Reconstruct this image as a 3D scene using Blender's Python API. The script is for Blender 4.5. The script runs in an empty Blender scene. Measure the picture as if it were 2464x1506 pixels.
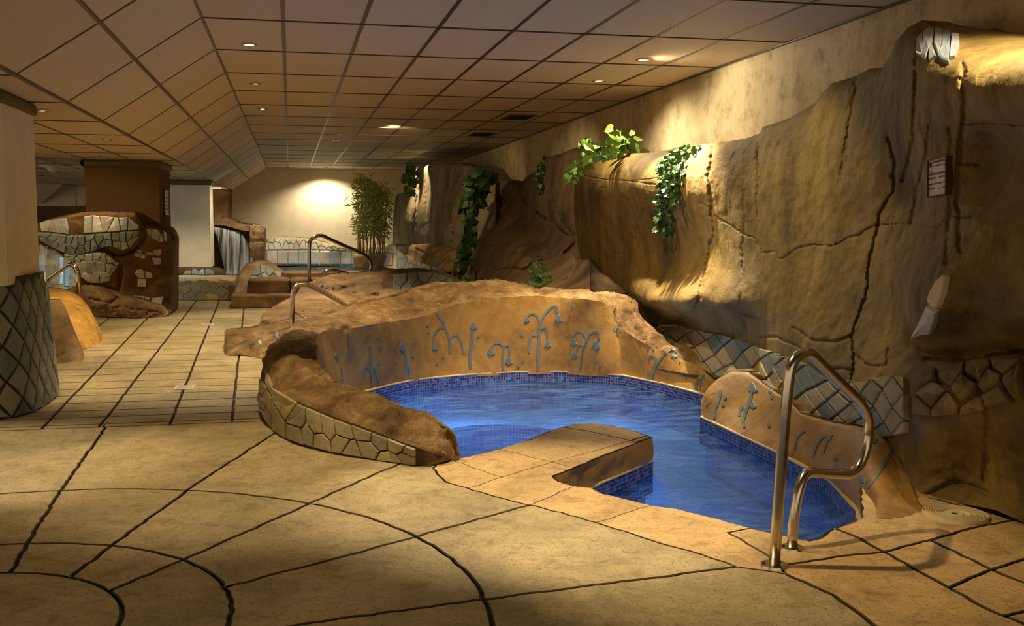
import bpy, bmesh, math, random
import numpy as np
from mathutils import Vector, noise, Matrix
from mathutils.bvhtree import BVHTree
from mathutils.geometry import delaunay_2d_cdt, tessellate_polygon
random.seed(7)
scene = bpy.context.scene
col = scene.collection

# ------------------------------------------------------------------ camera
FP, PITCH, YAW, ROLL = 2470.9, .0882, .2124, -.0025
EYE = Vector((0, 0, 1.333))
cam_data = bpy.data.cameras.new('camera')
cam_data.sensor_width = 36.0
cam_data.lens = 36.0 * FP / 2464.0
cam_data.clip_start = .05
cam = bpy.data.objects.new('camera', cam_data)
col.objects.link(cam)
cam.location = EYE
fwd = Vector((math.sin(YAW) * math.cos(PITCH), math.cos(YAW) * math.cos(PITCH), -math.sin(PITCH)))
cam.rotation_euler = (fwd.to_track_quat('-Z', 'Y').to_matrix() @ Matrix.Rotation(-ROLL, 3, 'Z')).to_euler()
scene.camera = cam

# ------------------------------------------------------------------ world, exposure
world = bpy.data.worlds.new('world')
scene.world = world
world.use_nodes = True
world.node_tree.nodes['Background'].inputs[0].default_value = (1.0, .76, .48, 1)
world.node_tree.nodes['Background'].inputs[1].default_value = .66
scene.view_settings.view_transform = 'Standard'
scene.view_settings.look = 'None'
scene.view_settings.exposure = 0.22
scene.view_settings.gamma = 1.0
scene.view_settings.use_curve_mapping = False

CEIL, LOW = 2.869, 2.21
WARM = (1.0, .77, .43)
PALE = (1.0, .85, .60)
def spot(x, y, z, tx, ty, tz, power, size=70, colr=WARM, blend=.6, rad=.03):
    d = bpy.data.lights.new('spot_lamp', 'SPOT')
    d.energy = power; d.color = colr; d.spot_size = math.radians(size); d.spot_blend = blend
    d.shadow_soft_size = rad
    o = bpy.data.objects.new('spot_lamp', d)
    col.objects.link(o)
    o.location = (x, y, z)
    o.rotation_euler = (Vector((tx, ty, tz)) - Vector((x, y, z))).to_track_quat('-Z', 'Y').to_euler()
    return o
def point(x, y, z, power, colr, rad=.08):
    d = bpy.data.lights.new('pool_lamp', 'POINT')
    d.energy = power; d.color = colr; d.shadow_soft_size = rad
    o = bpy.data.objects.new('pool_lamp', d)
    col.objects.link(o); o.location = (x, y, z)
# lamps at ceiling height: x, y, ceiling height, aim x, y, z, power, cone
ZC = CEIL - .03; ZL = LOW - .03
LAMPS = [
 (-.32, 9.33, ZC, -.45, 9.3, 0, 60, 80, PALE), (-.35, 11.93, ZC, -.5, 11.9, 0, 45, 80, PALE), (-.34, 14.55, ZC, -.2, 14.3, 0, 65, 80, PALE),
 (3.27, 9.35, ZC, 3.2, 8.85, 0, 165, 84, PALE), (3.27, 9.35, ZC, 3.9, 9.0, 1.9, 13, 165, PALE), (3.29, 10.84, ZC, 3.5, 10.7, 1.6, 30, 150, PALE),
 (.89, 18.36, ZC, .8, 18.3, 0, 30, 80, PALE), (.87, 19.76, ZC, .8, 19.7, 0, 25, 80, PALE),
 (1.03, 29.87, ZC, 1.03, 30.0, 0, 62, 140, PALE), (2.84, 22.81, ZC, 2.9, 23, 0, 60, 80, WARM), (2.85, 24.43, ZC, 2.9, 24.8, 0, 120, 90, WARM),
 (-1.89, 8.78, ZL, -1.7, 9.5, 0, 22, 90, WARM), (-1.9, 11.72, ZL, -1.9, 12.0, 0, 40, 90, WARM), (-2.5, 14.58, ZL, -2.5, 14.3, 0, 8, 90, WARM),
 (-4.86, 24.6, ZL, -4.8, 24.6, 0, 20, 90, WARM),
 # lamps outside the frame, mixed with added fill lamps that have no fixture
 (1.35, 4.75, ZC, 1.3, 4.75, 0, 80, 54, PALE), (-.35, 6.0, ZC, -.15, 5.75, 0, 52, 62, WARM), (-2.2, 5.9, ZL, -1.85, 6.1, 0, 44, 62, PALE),
 (-.3, 3.6, ZC, -.3, 4.2, 0, 10, 90, WARM), (.75, 3.95, ZC, 1.85, 3.98, 0, 50, 50, WARM), (-1.9, 20.3, ZL, -1.9, 20.6, 0, 40, 130, PALE),
 (3.45, 4.3, ZC, 3.6, 4.5, 2.2, 34, 100, PALE), (-1.1, 4.6, ZC, -1.9, 7.8, 1.3, 12, 60, WARM), (2.0, 6.6, ZC, 3.5, 7.0, .6, 22, 84, (1, .80, .40)),
 (2.2, 8.6, ZC, 3.5, 9.6, 1.0, 24, 90, (1, .72, .38)), (.35, 8.2, ZC, 1.0, 9.4, .3, 50, 80, WARM), (1.3, 12.4, ZC, 1.6, 12.2, 0, 40, 80, WARM), (1.5, 8.8, ZC, 1.6, 10.6, .7, 34, 70, WARM), (-1.95, 17.0, ZL, -1.6, 17.6, 0, 30, 100, PALE), (-.34, 17.2, ZC, -.3, 17.0, 0, 26, 90, PALE), (-.34, 22.5, ZC, -.8, 23.5, 0, 50, 110, PALE), (2.0, 13.6, ZC, 3.6, 14.5, 1.2, 20, 90, WARM), (-3.2, 13.2, ZL, -3.0, 15.0, .6, 22, 90, WARM), (1.6, 16.5, ZC, 2.6, 20, 1.2, 26, 90, WARM), (-.6, 27.0, ZC, -.4, 27.3, 0, 40, 130, PALE),
]
for (x, y, z, a, b, c, p, s, cc) in LAMPS:
    spot(x, y, z, a, b, c, p * 4.0, s, cc)
CYAN = (.40, .82, 1.0)
def underwater(x, y, z, sx, sy, p, cc, rot=0):
    d = bpy.data.lights.new('pool_lamp', 'AREA'); d.shape = 'ELLIPSE'; d.size = sx; d.size_y = sy; d.energy = p; d.color = cc
    o = bpy.data.objects.new('pool_lamp', d); col.objects.link(o); o.location = (x, y, z); o.rotation_euler = (0, 0, rot)
underwater(.85, 7.8, -.29, .5, 1.6, 8, CYAN); underwater(1.35, 9.2, -.29, 1.2, .4, 9, (.6, .85, 1), .3); underwater(1.55, 7.2, -.29, 1.0, 1.6, 32, CYAN)
underwater(2.7, 9.0, -.29, .8, .5, 4.5, (.7, .78, 1)); underwater(2.4, 5.8, -.29, .8, 2.0, 3.4, (.4, .65, 1))
for (x, y, z, p, cc) in ((1.2, 27.0, 0, 60, CYAN), (-.8, 25, 0, 60, CYAN), (1.4, 22.5, 0, 60, CYAN)):
    spot(x, y, z, x, y, z - 1, p * .8, 165, cc, .5, .05)
spot(-3.3, 17.2, 1.2, -3.1, 18.2, .5, 60, 120, (.6, .88, 1.0))

# ------------------------------------------------------------------ pixel rays -> points of the place
def ray(px, py):
    u = (px - 1232) / FP; v = (py - 753) / FP
    c, s = math.cos(-ROLL), math.sin(-ROLL)
    u, v = u * c - v * s, u * s + v * c
    y2, z2 = 1.0, -v
    c, s = math.cos(PITCH), math.sin(PITCH)
    y, z = y2 * c + z2 * s, -y2 * s + z2 * c
    c, s = math.cos(YAW), math.sin(YAW)
    return Vector((u * c + y * s, -u * s + y * c, z))
def atz(px, py, z=0.0):
    r = ray(px, py); return EYE + r * ((z - EYE.z) / r.z)
def atx(px, py, x):
    r = ray(px, py); return EYE + r * (x / r.x)
def aty(px, py, y):
    r = ray(px, py); return EYE + r * (y / r.y)
def lerp_line(pl, x):
    if x <= pl[0][0]: return pl[0][1]
    for (x0, y0), (x1, y1) in zip(pl, pl[1:]):
        if x <= x1: return y0 + (y1 - y0) * (x - x0) / max(1e-6, x1 - x0)
    return pl[-1][1]

# ------------------------------------------------------------------ object helpers
def mk(name, verts, faces, m=None, parent=None, smooth=False):
    me = bpy.data.meshes.new(name)
    me.from_pydata([tuple(v) for v in verts], [], faces)
    if smooth:
        me.polygons.foreach_set('use_smooth', [True] * len(me.polygons))
    if m: me.materials.append(m)
    o = bpy.data.objects.new(name, me)
    col.objects.link(o)
    if parent: o.parent = parent
    return o
def tag(o, label=None, cat=None, group=None, kind=None):
    if label: o['label'] = label
    if cat: o['category'] = cat
    if group: o['group'] = group
    if kind: o['kind'] = kind
    return o
def thing(name, label, cat, loc=(0, 0, 0), group=None):
    o = bpy.data.objects.new(name, None); col.objects.link(o)
    o.location = loc; o.empty_display_size = .1
    return tag(o, label, cat, group)
def rebase(o, loc):
    # move the vertices so that they sit in the frame of a parent placed at loc
    return [Vector(v) - Vector(loc) for v in o]
def box(x0, x1, y0, y1, z0, z1):
    v = [(x0, y0, z0), (x1, y0, z0), (x1, y1, z0), (x0, y1, z0), (x0, y0, z1), (x1, y0, z1), (x1, y1, z1), (x0, y1, z1)]
    f = [(0, 3, 2, 1), (4, 5, 6, 7), (0, 1, 5, 4), (1, 2, 6, 5), (2, 3, 7, 6), (3, 0, 4, 7)]
    return v, f
def join(*parts):
    V, F = [], []
    for v, f in parts:
        n = len(V); V += list(v); F += [tuple(i + n for i in q) for q in f]
    return V, F
def tube(pts, r, n=14, cap=True):
    pts = [Vector(p) for p in pts]; V, F = [], []
    up = None
    for i, p in enumerate(pts):
        t = (pts[min(i + 1, len(pts) - 1)] - pts[max(i - 1, 0)]).normalized()
        if up is None:
            up = t.orthogonal().normalized()
        up = (up - t * up.dot(t)).normalized(); sd = t.cross(up)
        rr = r[i] if isinstance(r, (list, tuple)) else r
        for k in range(n):
            a = 2 * math.pi * k / n
            V.append(p + (up * math.cos(a) + sd * math.sin(a)) * rr)
    for i in range(len(pts) - 1):
        for k in range(n):
            a, b = i * n + k, i * n + (k + 1) % n
            F.append((a, b, b + n, a + n))
    if cap:
        F.append(tuple(range(n - 1, -1, -1))); F.append(tuple(range((len(pts) - 1) * n, len(pts) * n)))
    return V, F
def bend(corners, rad, seg=8):
    # polyline with rounded corners
    P = [Vector(c) for c in corners]; out = [P[0]]
    for a, b, c in zip(P, P[1:], P[2:]):
        d1, d2 = (a - b), (c - b)
        r = min(rad, d1.length * .49, d2.length * .49)
        s, e = b + d1.normalized() * r, b + d2.normalized() * r
        for k in range(seg + 1):
            t = k / seg
            out.append(s * (1 - t) ** 2 + b * 2 * t * (1 - t) + e * t * t)
    out.append(P[-1]); return out
def disc(cx, cy, z0, z1, r, n=28, r1=None):
    r1 = r1 or r
    V = [(cx + r * math.cos(6.28318 * k / n), cy + r * math.sin(6.28318 * k / n), z0) for k in range(n)]
    V += [(cx + r1 * math.cos(6.28318 * k / n), cy + r1 * math.sin(6.28318 * k / n), z1) for k in range(n)]
    F = [(k, (k + 1) % n, n + (k + 1) % n, n + k) for k in range(n)] + [tuple(range(n, 2 * n)), tuple(range(n - 1, -1, -1))]
    return V, F
def ring(cx, cy, z0, z1, ri, ro, n=28):
    V = []
    for (r, z) in ((ri, z0), (ro, z0), (ro, z1), (ri, z1)):
        V += [(cx + r * math.cos(6.28318 * k / n), cy + r * math.sin(6.28318 * k / n), z) for k in range(n)]
    F = []
    for j in range(4):
        for k in range(n):
            F.append((j * n + k, j * n + (k + 1) % n, ((j + 1) % 4) * n + (k + 1) % n, ((j + 1) % 4) * n + k))
    return V, F
def fbm(p, f, oc=4, seed=0):
    return noise.fractal(Vector(p) * f + Vector((seed * 7.3, seed * 3.1, seed * 1.7)), .9, 2.1, oc)

# ------------------------------------------------------------------ materials
def sock(n, *names):
    for k in names:
        if k in n.inputs: return n.inputs[k]
def new_mat(name):
    m = bpy.data.materials.new(name); m.use_nodes = True
    nt = m.node_tree; b = nt.nodes['Principled BSDF']
    return m, nt, b
def ramp(nt, fac, stops):
    r = nt.nodes.new('ShaderNodeValToRGB')
    e = r.color_ramp.elements
    while len(e) > 1: e.remove(e[-1])
    e[0].position = stops[0][0]; e[0].color = (*stops[0][1], 1)
    for p, c in stops[1:]:
        k = e.new(p); k.color = (*c, 1)
    nt.links.new(fac, r.inputs[0]); return r.outputs[0]
def nz(nt, scale, detail=5, rough=.6, stretch=None, dist=0, src='Object'):
    tc = nt.nodes.new('ShaderNodeTexCoord'); n = nt.nodes.new('ShaderNodeTexNoise')
    n.inputs['Scale'].default_value = scale; n.inputs['Detail'].default_value = detail
    n.inputs['Roughness'].default_value = rough; n.inputs['Distortion'].default_value = dist
    if stretch:
        mp = nt.nodes.new('ShaderNodeMapping'); mp.inputs['Scale'].default_value = stretch
        nt.links.new(tc.outputs[src], mp.inputs[0]); nt.links.new(mp.outputs[0], n.inputs['Vector'])
    else:
        nt.links.new(tc.outputs[src], n.inputs['Vector'])
    return n.outputs[0]
def mixc(nt, f, a, b, mode='MIX'):
    m = nt.nodes.new('ShaderNodeMix'); m.data_type = 'RGBA'; m.blend_type = mode
    for s, v in ((m.inputs[0], f), (m.inputs[6], a), (m.inputs[7], b)):
        if hasattr(v, 'is_output'): nt.links.new(v, s)
        elif isinstance(v, tuple): s.default_value = (*v, 1)
        else: s.default_value = v
    return m.outputs[2]
def bump(nt, b, h, strength, dist=.02, prev=None):
    k = nt.nodes.new('ShaderNodeBump'); k.inputs['Strength'].default_value = strength; k.inputs['Distance'].default_value = dist
    nt.links.new(h, k.inputs['Height'])
    if prev: nt.links.new(prev, k.inputs['Normal'])
    nt.links.new(k.outputs[0], b.inputs['Normal']); return k.outputs[0]
def L(r, g, b):
    f = lambda c: ((c / 255 + .055) / 1.055) ** 2.4 if c > 10 else c / 255 / 12.92
    return (f(r), f(g), f(b))
def rock_mat(name, dark, mid, light, scale=1.5, streak=None, bs=.5, rough=.8, fine=40, pits=True):
    m, nt, b = new_mat(name)
    n1 = nz(nt, scale, 6, .65, streak, .6)
    c = ramp(nt, n1, [(.32, dark), (.5, mid), (.68, light)])
    n2 = nz(nt, scale * 9, 4, .7, streak)
    c2 = mixc(nt, ramp(nt, n2, [(.35, (0, 0, 0)), (.7, (1, 1, 1))]), dark, c)
    c = mixc(nt, .35, c, c2)
    c = mixc(nt, 1.0, c, ramp(nt, nz(nt, 4.5, 9, .72), [(.34, (.62, .58, .50)), (.52, (1, 1, 1)), (.7, (1.0, 1.0, .98))]), 'MULTIPLY')
    nt.links.new(c, b.inputs['Base Color']); b.inputs['Roughness'].default_value = rough
    h = bump(nt, b, nz(nt, fine * .22, 6, .7, streak, .8), bs, .05)
    if streak: h = bump(nt, b, nz(nt, 18, 5, .65, (1, 1, .10), .3), bs * .22, .02, h)
    h = bump(nt, b, nz(nt, fine, 5, .7), bs * .7, .012, h)
    return m
def plain(name, c, rough=.6, metal=0, bs=0, scale=60, var=-.12):
    m, nt, b = new_mat(name)
    b.inputs['Roughness'].default_value = rough; b.inputs['Metallic'].default_value = metal
    n = nz(nt, scale * .15, 5, .6)
    cc = ramp(nt, n, [(.3, tuple(x * (1 - .18 - var) for x in c)), (.7, tuple(min(1, x * (1 + .08)) for x in c))])
    nt.links.new(cc, b.inputs['Base Color'])
    if bs: bump(nt, b, nz(nt, scale, 5, .6), bs, .01)
    return m
def varied(name, stops, rough=.5, bs=.3, scale=30, metal=0, dirt=.35):
    # alike pieces, each with its own tone
    m, nt, b = new_mat(name)
    oi = nt.nodes.new('ShaderNodeObjectInfo')
    r = ramp(nt, oi.outputs['Random'], stops)
    n = nz(nt, scale * .3, 5, .7)
    c = mixc(nt, ramp(nt, n, [(.3, (0, 0, 0)), (.75, (1, 1, 1))]), mixc(nt, dirt, r, (.05, .035, .02)), r)
    nt.links.new(c, b.inputs['Base Color']); b.inputs['Roughness'].default_value = rough; b.inputs['Metallic'].default_value = metal
    bump(nt, b, nz(nt, scale, 5, .7), bs, .012)
    return m
def emit(name, c, s):
    m, nt, b = new_mat(name)
    b.inputs['Base Color'].default_value = (*c, 1)
    b.inputs['Emission Color'].default_value = (*c, 1); b.inputs['Emission Strength'].default_value = s
    return m

M = {}
M['cliff'] = rock_mat('cliff', L(80, 62, 24), L(138, 112, 48), L(176, 148, 78), .9, (1, 1, .35), .45, .75, 34)
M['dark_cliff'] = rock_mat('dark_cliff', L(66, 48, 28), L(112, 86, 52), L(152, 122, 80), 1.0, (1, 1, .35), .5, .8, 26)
M['grey_rock'] = rock_mat('grey_rock', L(76, 66, 48), L(128, 112, 84), L(168, 148, 112), 1.4, (1, 1, .25), .6, .85, 26)
M['rim_rock'] = rock_mat('rim_rock', L(92, 66, 36), L(158, 122, 72), L(196, 160, 108), 3.2, None, 1.1, .9, 52)
M['rim_wall'] = rock_mat('rim_wall', L(124, 88, 36), L(162, 120, 52), L(184, 144, 72), 1.6, None, .12, .6, 30)
M['boulder'] = rock_mat('boulder', L(108, 82, 52), L(160, 126, 84), L(194, 162, 116), 1.6, None, .5, .8, 24)
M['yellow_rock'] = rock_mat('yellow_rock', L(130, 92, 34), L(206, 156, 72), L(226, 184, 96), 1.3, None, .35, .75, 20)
M['brown_rock'] = rock_mat('brown_rock', L(70, 48, 20), L(108, 76, 30), L(134, 98, 44), 1.3, None, .25, .8, 20)
M['grout'] = plain('grout', L(70, 48, 26), .9, 0, .5)
M['white_wall'] = plain('white_wall', L(226, 212, 184), .85, 0, .12, 30)
M['plaster'] = rock_mat('plaster', L(178, 160, 118), L(206, 188, 148), L(220, 204, 166), 1.2, (1, 1, .4), .25, .85, 22)
M['brown_paint'] = plain('brown_paint', L(94, 68, 24), .9, 0, .1, 40)
M['olive'] = plain('olive', L(96, 80, 34), .6, 0, .1)
M['slate'] = varied('slate', [(0, L(104, 128, 124)), (.35, L(150, 156, 142)), (.6, L(84, 104, 104)), (.8, L(176, 172, 150)), (1, L(120, 140, 140))], .55, .35)
M['scale'] = varied('scale', [(0, L(168, 156, 116)), (.3, L(192, 174, 128)), (.55, L(150, 146, 112)), (.7, L(96, 118, 116)), (.8, L(176, 160, 118)), (1, L(182, 168, 124))], .6, .5, 36)
M['paver'] = varied('paver', [(0, L(160, 146, 104)), (.4, L(182, 164, 118)), (.7, L(148, 142, 116)), (1, L(196, 176, 128))], .6, .35)
M['lightstone'] = varied('lightstone', [(0, L(200, 196, 180)), (.4, L(168, 176, 168)), (.6, L(214, 204, 182)), (.85, L(186, 170, 156)), (1, L(150, 160, 158))], .45, .2)
M['bluestone'] = varied('bluestone', [(0, L(150, 172, 176)), (.3, L(184, 184, 182)), (.5, L(120, 148, 152)), (.75, L(196, 180, 176)), (1, L(138, 164, 172))], .35, .15, 12)
M['inlay'] = plain('inlay', L(92, 106, 108), .45, 0, .4, 40)
M['steel'] = plain('steel', L(208, 200, 184), .2, 1.0, .03, 20)
M['dark_steel'] = plain('dark_steel', L(96, 92, 80), .3, 1.0)
M['plastic'] = plain('plastic', L(220, 200, 156), .5)
M['pale_slab'] = plain('pale_slab', L(222, 206, 176), .5)
M['drain'] = plain('drain', L(226, 220, 206), .4, .2)
M['black'] = plain('black', L(20, 16, 12), .6)
M['tee'] = plain('tee', L(84, 80, 68), .38, .55)
M['panel'] = varied('panel', [(0, L(208, 186, 148)), (.5, L(214, 192, 154)), (1, L(204, 182, 146))], .6, .02, 20, 0, .04)
M['lamp_on'] = emit('lamp_on', (1, .86, .62), 30)
M['lamp_dim'] = emit('lamp_dim', (1, .75, .5), 3)
M['drop'] = plain('drop', L(150, 158, 160), .3)

def floor_mat(name, base):
    m, nt, b = new_mat(name)
    oi = nt.nodes.new('ShaderNodeObjectInfo')
    n = nz(nt, 2.2, 8, .7, None, .5)
    d, l_ = tuple(c * .62 for c in base), tuple(min(1, c * 1.22) for c in base)
    c = ramp(nt, n, [(.3, d), (.52, base), (.7, l_)])
    c = mixc(nt, 1.0, c, ramp(nt, nz(nt, 11, 9, .78, None, .8), [(.34, (.62, .57, .48)), (.5, (1, 1, 1)), (.68, (1.12, 1.08, 1.0))]), 'MULTIPLY')
    sp = nz(nt, 70, 3, .6)
    c = mixc(nt, ramp(nt, sp, [(.34, (.9, .9, .9)), (.43, (0, 0, 0))]), c, tuple(x * .38 for x in base))
    tone = ramp(nt, oi.outputs['Random'], [(0, (.80, .80, .80)), (1, (1.0, 1.0, 1.0))])
    c = mixc(nt, 1.0, c, tone, 'MULTIPLY')
    nt.links.new(c, b.inputs['Base Color']); b.inputs['Roughness'].default_value = .66
    h = bump(nt, b, nz(nt, 14, 7, .75), .35, .03)
    bump(nt, b, nz(nt, 120, 3, .7), .45, .006, h)
    return m
M['slab'] = floor_mat('slab', L(180, 160, 116))
M['coping'] = floor_mat('coping', L(206, 170, 112))
M['joint'] = plain('joint', L(72, 60, 40), .95, 0, .8, 90)

def mosaic_mat(name, c1, c2, grout, size):
    m, nt, b = new_mat(name)
    tc = nt.nodes.new('ShaderNodeTexCoord')
    br = nt.nodes.new('ShaderNodeTexBrick'); br.offset = 0; br.squash = 1
    br.inputs['Scale'].default_value = 1 / size
    for k, v in (('Color1', c1), ('Color2', c2), ('Mortar', grout)): br.inputs[k].default_value = (*v, 1)
    br.inputs['Mortar Size'].default_value = .06; br.inputs['Brick Width'].default_value = 1; br.inputs['Row Height'].default_value = 1
    nt.links.new(tc.outputs['UV'], br.inputs['Vector']); nt.links.new(br.outputs[0], b.inputs['Base Color'])
    b.inputs['Roughness'].default_value = .3
    return m
M['basin'] = mosaic_mat('basin', L(44, 82, 150), L(66, 112, 178), L(150, 166, 184), .03)
def tile_mat():
    m, nt, b = new_mat('pool_tile')
    at = nt.nodes.new('ShaderNodeAttribute'); at.attribute_name = 'tone'
    c = ramp(nt, at.outputs['Fac'], [(0, L(16, 30, 96)), (.5, L(34, 62, 150)), (1, L(84, 110, 178))])
    nt.links.new(c, b.inputs['Base Color']); b.inputs['Roughness'].default_value = .25
    return m
M['tile'] = tile_mat()
M['tile_grout'] = plain('tile_grout', L(206, 180, 128), .8)
def water_mat(name, tint, b1, b2, foam=0):
    m, nt, b = new_mat(name)
    nt.nodes.remove(b); out = nt.nodes['Material Output']
    tr = nt.nodes.new('ShaderNodeBsdfTransparent'); tr.inputs[0].default_value = (*tint, 1)
    gl = nt.nodes.new('ShaderNodeBsdfGlossy'); gl.inputs['Roughness'].default_value = .06
    fr = nt.nodes.new('ShaderNodeFresnel'); fr.inputs[0].default_value = 1.34
    k1 = nt.nodes.new('ShaderNodeBump'); k1.inputs['Strength'].default_value = b1; k1.inputs['Distance'].default_value = .05
    nt.links.new(nz(nt, 5, 4, .6, (1, 2.2, 1), 1.6), k1.inputs['Height'])
    k2 = nt.nodes.new('ShaderNodeBump'); k2.inputs['Strength'].default_value = b2; k2.inputs['Distance'].default_value = .02
    nt.links.new(nz(nt, 22, 4, .6, (1, 1.8, 1), 1.0), k2.inputs['Height']); nt.links.new(k1.outputs[0], k2.inputs['Normal'])
    nt.links.new(k2.outputs[0], gl.inputs['Normal']); nt.links.new(k2.outputs[0], fr.inputs['Normal'])
    mx = nt.nodes.new('ShaderNodeMixShader')
    nt.links.new(fr.outputs[0], mx.inputs[0]); nt.links.new(tr.outputs[0], mx.inputs[1]); nt.links.new(gl.outputs[0], mx.inputs[2])
    last = mx.outputs[0]
    df_ = nt.nodes.new('ShaderNodeBsdfDiffuse'); df_.inputs[0].default_value = (.22, .42, .60, 1)
    tl = nt.nodes.new('ShaderNodeBsdfTranslucent'); tl.inputs[0].default_value = (.40, .72, .90, 1)
    df = nt.nodes.new('ShaderNodeMixShader'); df.inputs[0].default_value = .6; nt.links.new(df_.outputs[0], df.inputs[1]); nt.links.new(tl.outputs[0], df.inputs[2])
    mf = nt.nodes.new('ShaderNodeMixShader')
    fo = ramp(nt, nz(nt, 1.5, 6, .7, (1, 2.5, 1), 2.0), [(.43, (0, 0, 0)), (.70, (foam, foam, foam))])
    nt.links.new(fo, mf.inputs[0]); nt.links.new(last, mf.inputs[1]); nt.links.new(df.outputs[0], mf.inputs[2])
    nt.links.new(mf.outputs[0], out.inputs[0])
    return m
M['water'] = water_mat('water', (.50, .72, .88), .22, .22, .40)
M['far_water'] = water_mat('far_water', (.35, .65, .95), .6, .5, .75)
def fall_mat():
    m, nt, b = new_mat('falling_water'); nt.nodes.remove(b); out = nt.nodes['Material Output']
    df = nt.nodes.new('ShaderNodeBsdfTranslucent'); df.inputs[0].default_value = (.9, .92, .95, 1)
    d2 = nt.nodes.new('ShaderNodeBsdfDiffuse'); d2.inputs[0].default_value = (.9, .92, .95, 1)
    tr = nt.nodes.new('ShaderNodeBsdfTransparent')
    a = nt.nodes.new('ShaderNodeMixShader'); a.inputs[0].default_value = .5
    nt.links.new(df.outputs[0], a.inputs[1]); nt.links.new(d2.outputs[0], a.inputs[2])
    mx = nt.nodes.new('ShaderNodeMixShader')
    f = ramp(nt, nz(nt, 3.5, 4, .7, (5, .25, .12)), [(.40, (.03, .03, .03)), (.66, (.72, .72, .72))])
    nt.links.new(f, mx.inputs[0]); nt.links.new(tr.outputs[0], mx.inputs[1]); nt.links.new(a.outputs[0], mx.inputs[2])
    nt.links.new(mx.outputs[0], out.inputs[0]); return m
M['fall'] = fall_mat()
def leaf_mat(name, a, b_, c):
    m, nt, b = new_mat(name)
    oi = nt.nodes.new('ShaderNodeObjectInfo')
    r = ramp(nt, oi.outputs['Random'], [(0, a), (.5, b_), (1, c)])
    r = mixc(nt, nz(nt, 40, 2, .5), r, c)
    nt.links.new(r, b.inputs['Base Color']); b.inputs['Roughness'].default_value = .6
    return m
M['ivy'] = leaf_mat('ivy', L(22, 52, 16), L(38, 76, 22), L(62, 98, 30))
M['pothos'] = leaf_mat('pothos', L(104, 138, 32), L(134, 162, 44), L(70, 108, 28))
M['bamboo_leaf'] = leaf_mat('bamboo_leaf', L(90, 112, 40), L(140, 152, 66), L(176, 176, 90))
M['stalk'] = plain('stalk', L(134, 120, 62), .5)
M['stem'] = plain('stem', L(120, 96, 44), .7)

# ------------------------------------------------------------------ floor: joints cut the plane into slabs
def area2(p): return .5 * sum(a.x * b.y - b.x * a.y for a, b in zip(p, p[1:] + p[:1]))
def cells_from(lines, jit=.004, step=.07, over=.03):
    """planar subdivision: lists of 2-D points -> closed cells"""
    V, E = [], []
    for pl in lines:
        pl = [Vector(q) for q in pl]
        if (pl[0] - pl[-1]).length > 1e-4:
            pl[0] = pl[0] + (pl[0] - pl[1]).normalized() * over; pl[-1] = pl[-1] + (pl[-1] - pl[-2]).normalized() * over
        prev = None
        for a, b in zip(pl, pl[1:]):
            a, b = Vector(a), Vector(b); n = max(1, int((b - a).length / step))
            for k in range(n + (1 if (a is None) else 0)):
                p = a.lerp(b, k / n)
                if 0 < k: p = p + Vector((random.uniform(-jit, jit), random.uniform(-jit, jit)))
                V.append(p)
                if prev is not None: E.append((prev, len(V) - 1))
                prev = len(V) - 1
        V.append(Vector(pl[-1])); E.append((prev, len(V) - 1))
    ov, oe, of, _, oeo, _ = delaunay_2d_cdt(V, E, [], 0, 1e-4)
    con = set()
    for e, org in zip(oe, oeo):
        if org: con.add((min(e), max(e)))
    emap = {}
    for fi, f in enumerate(of):
        for k in range(len(f)):
            emap.setdefault((min(f[k], f[(k + 1) % len(f)]), max(f[k], f[(k + 1) % len(f)])), []).append(fi)
    comp = [-1] * len(of); out = []
    for s in range(len(of)):
        if comp[s] >= 0: continue
        cid = len(out); st = [s]; comp[s] = cid; members = []; leak = False
        while st:
            fi = st.pop(); members.append(fi); f = of[fi]
            for k in range(len(f)):
                e = (min(f[k], f[(k + 1) % len(f)]), max(f[k], f[(k + 1) % len(f)]))
                if e in con: continue
                if len(emap[e]) < 2: leak = True
                for g in emap[e]:
                    if comp[g] < 0: comp[g] = cid; st.append(g)
        if leak: out.append(None); continue
        nxt = {}
        for fi in members:
            f = of[fi]
            for k in range(len(f)):
                a, b = f[k], f[(k + 1) % len(f)]
                e = (min(a, b), max(a, b))
                if sum(1 for g in emap[e] if comp[g] == cid) == 1: nxt.setdefault(a, []).append(b)
        best = None
        while nxt:
            start = next(iter(nxt)); loop = [start]; c = nxt[start].pop()
            if not nxt[start]: del nxt[start]
            while c != start and c in nxt:
                loop.append(c); d = nxt[c].pop()
                if not nxt[c]: del nxt[c]
                c = d
            P = [Vector(ov[i]) for i in loop]
            if best is None or abs(area2(P)) > abs(area2(best)): best = P
        tri = max(members, key=lambda fi: abs(area2([Vector(ov[i]) for i in of[fi]])))
        out.append((best, tuple(sum((Vector(ov[i]) for i in of[tri]), Vector((0, 0))) / 3)))
    return [c for c in out if c and len(c[0]) > 2]
def area2(p): return .5 * sum(a.x * b.y - b.x * a.y for a, b in zip(p, p[1:] + p[:1]))
def inset(p, d):
    n = len(p); out = []
    for i in range(n):
        a, b, c = p[i - 1], p[i], p[(i + 1) % n]
        e1, e2 = (b - a), (c - b)
        if e1.length < 1e-7 or e2.length < 1e-7: out.append(b.copy()); continue
        e1.normalize(); e2.normalize()
        nn = Vector((-e1.y - e2.y, e1.x + e2.x))
        if nn.length < .2: out.append(b.copy()); continue
        nn.normalize(); k = max(.5, nn.dot(Vector((-e1.y, e1.x))))
        out.append(b + nn * min(d / k, d * 1.6))
    return out
def inside(p, pts):
    x, y = p; c = False
    for a, b in zip(pts, pts[1:] + pts[:1]):
        if (a[1] > y) != (b[1] > y) and x < (b[0] - a[0]) * (y - a[1]) / (b[1] - a[1]) + a[0]: c = not c
    return c
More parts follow.
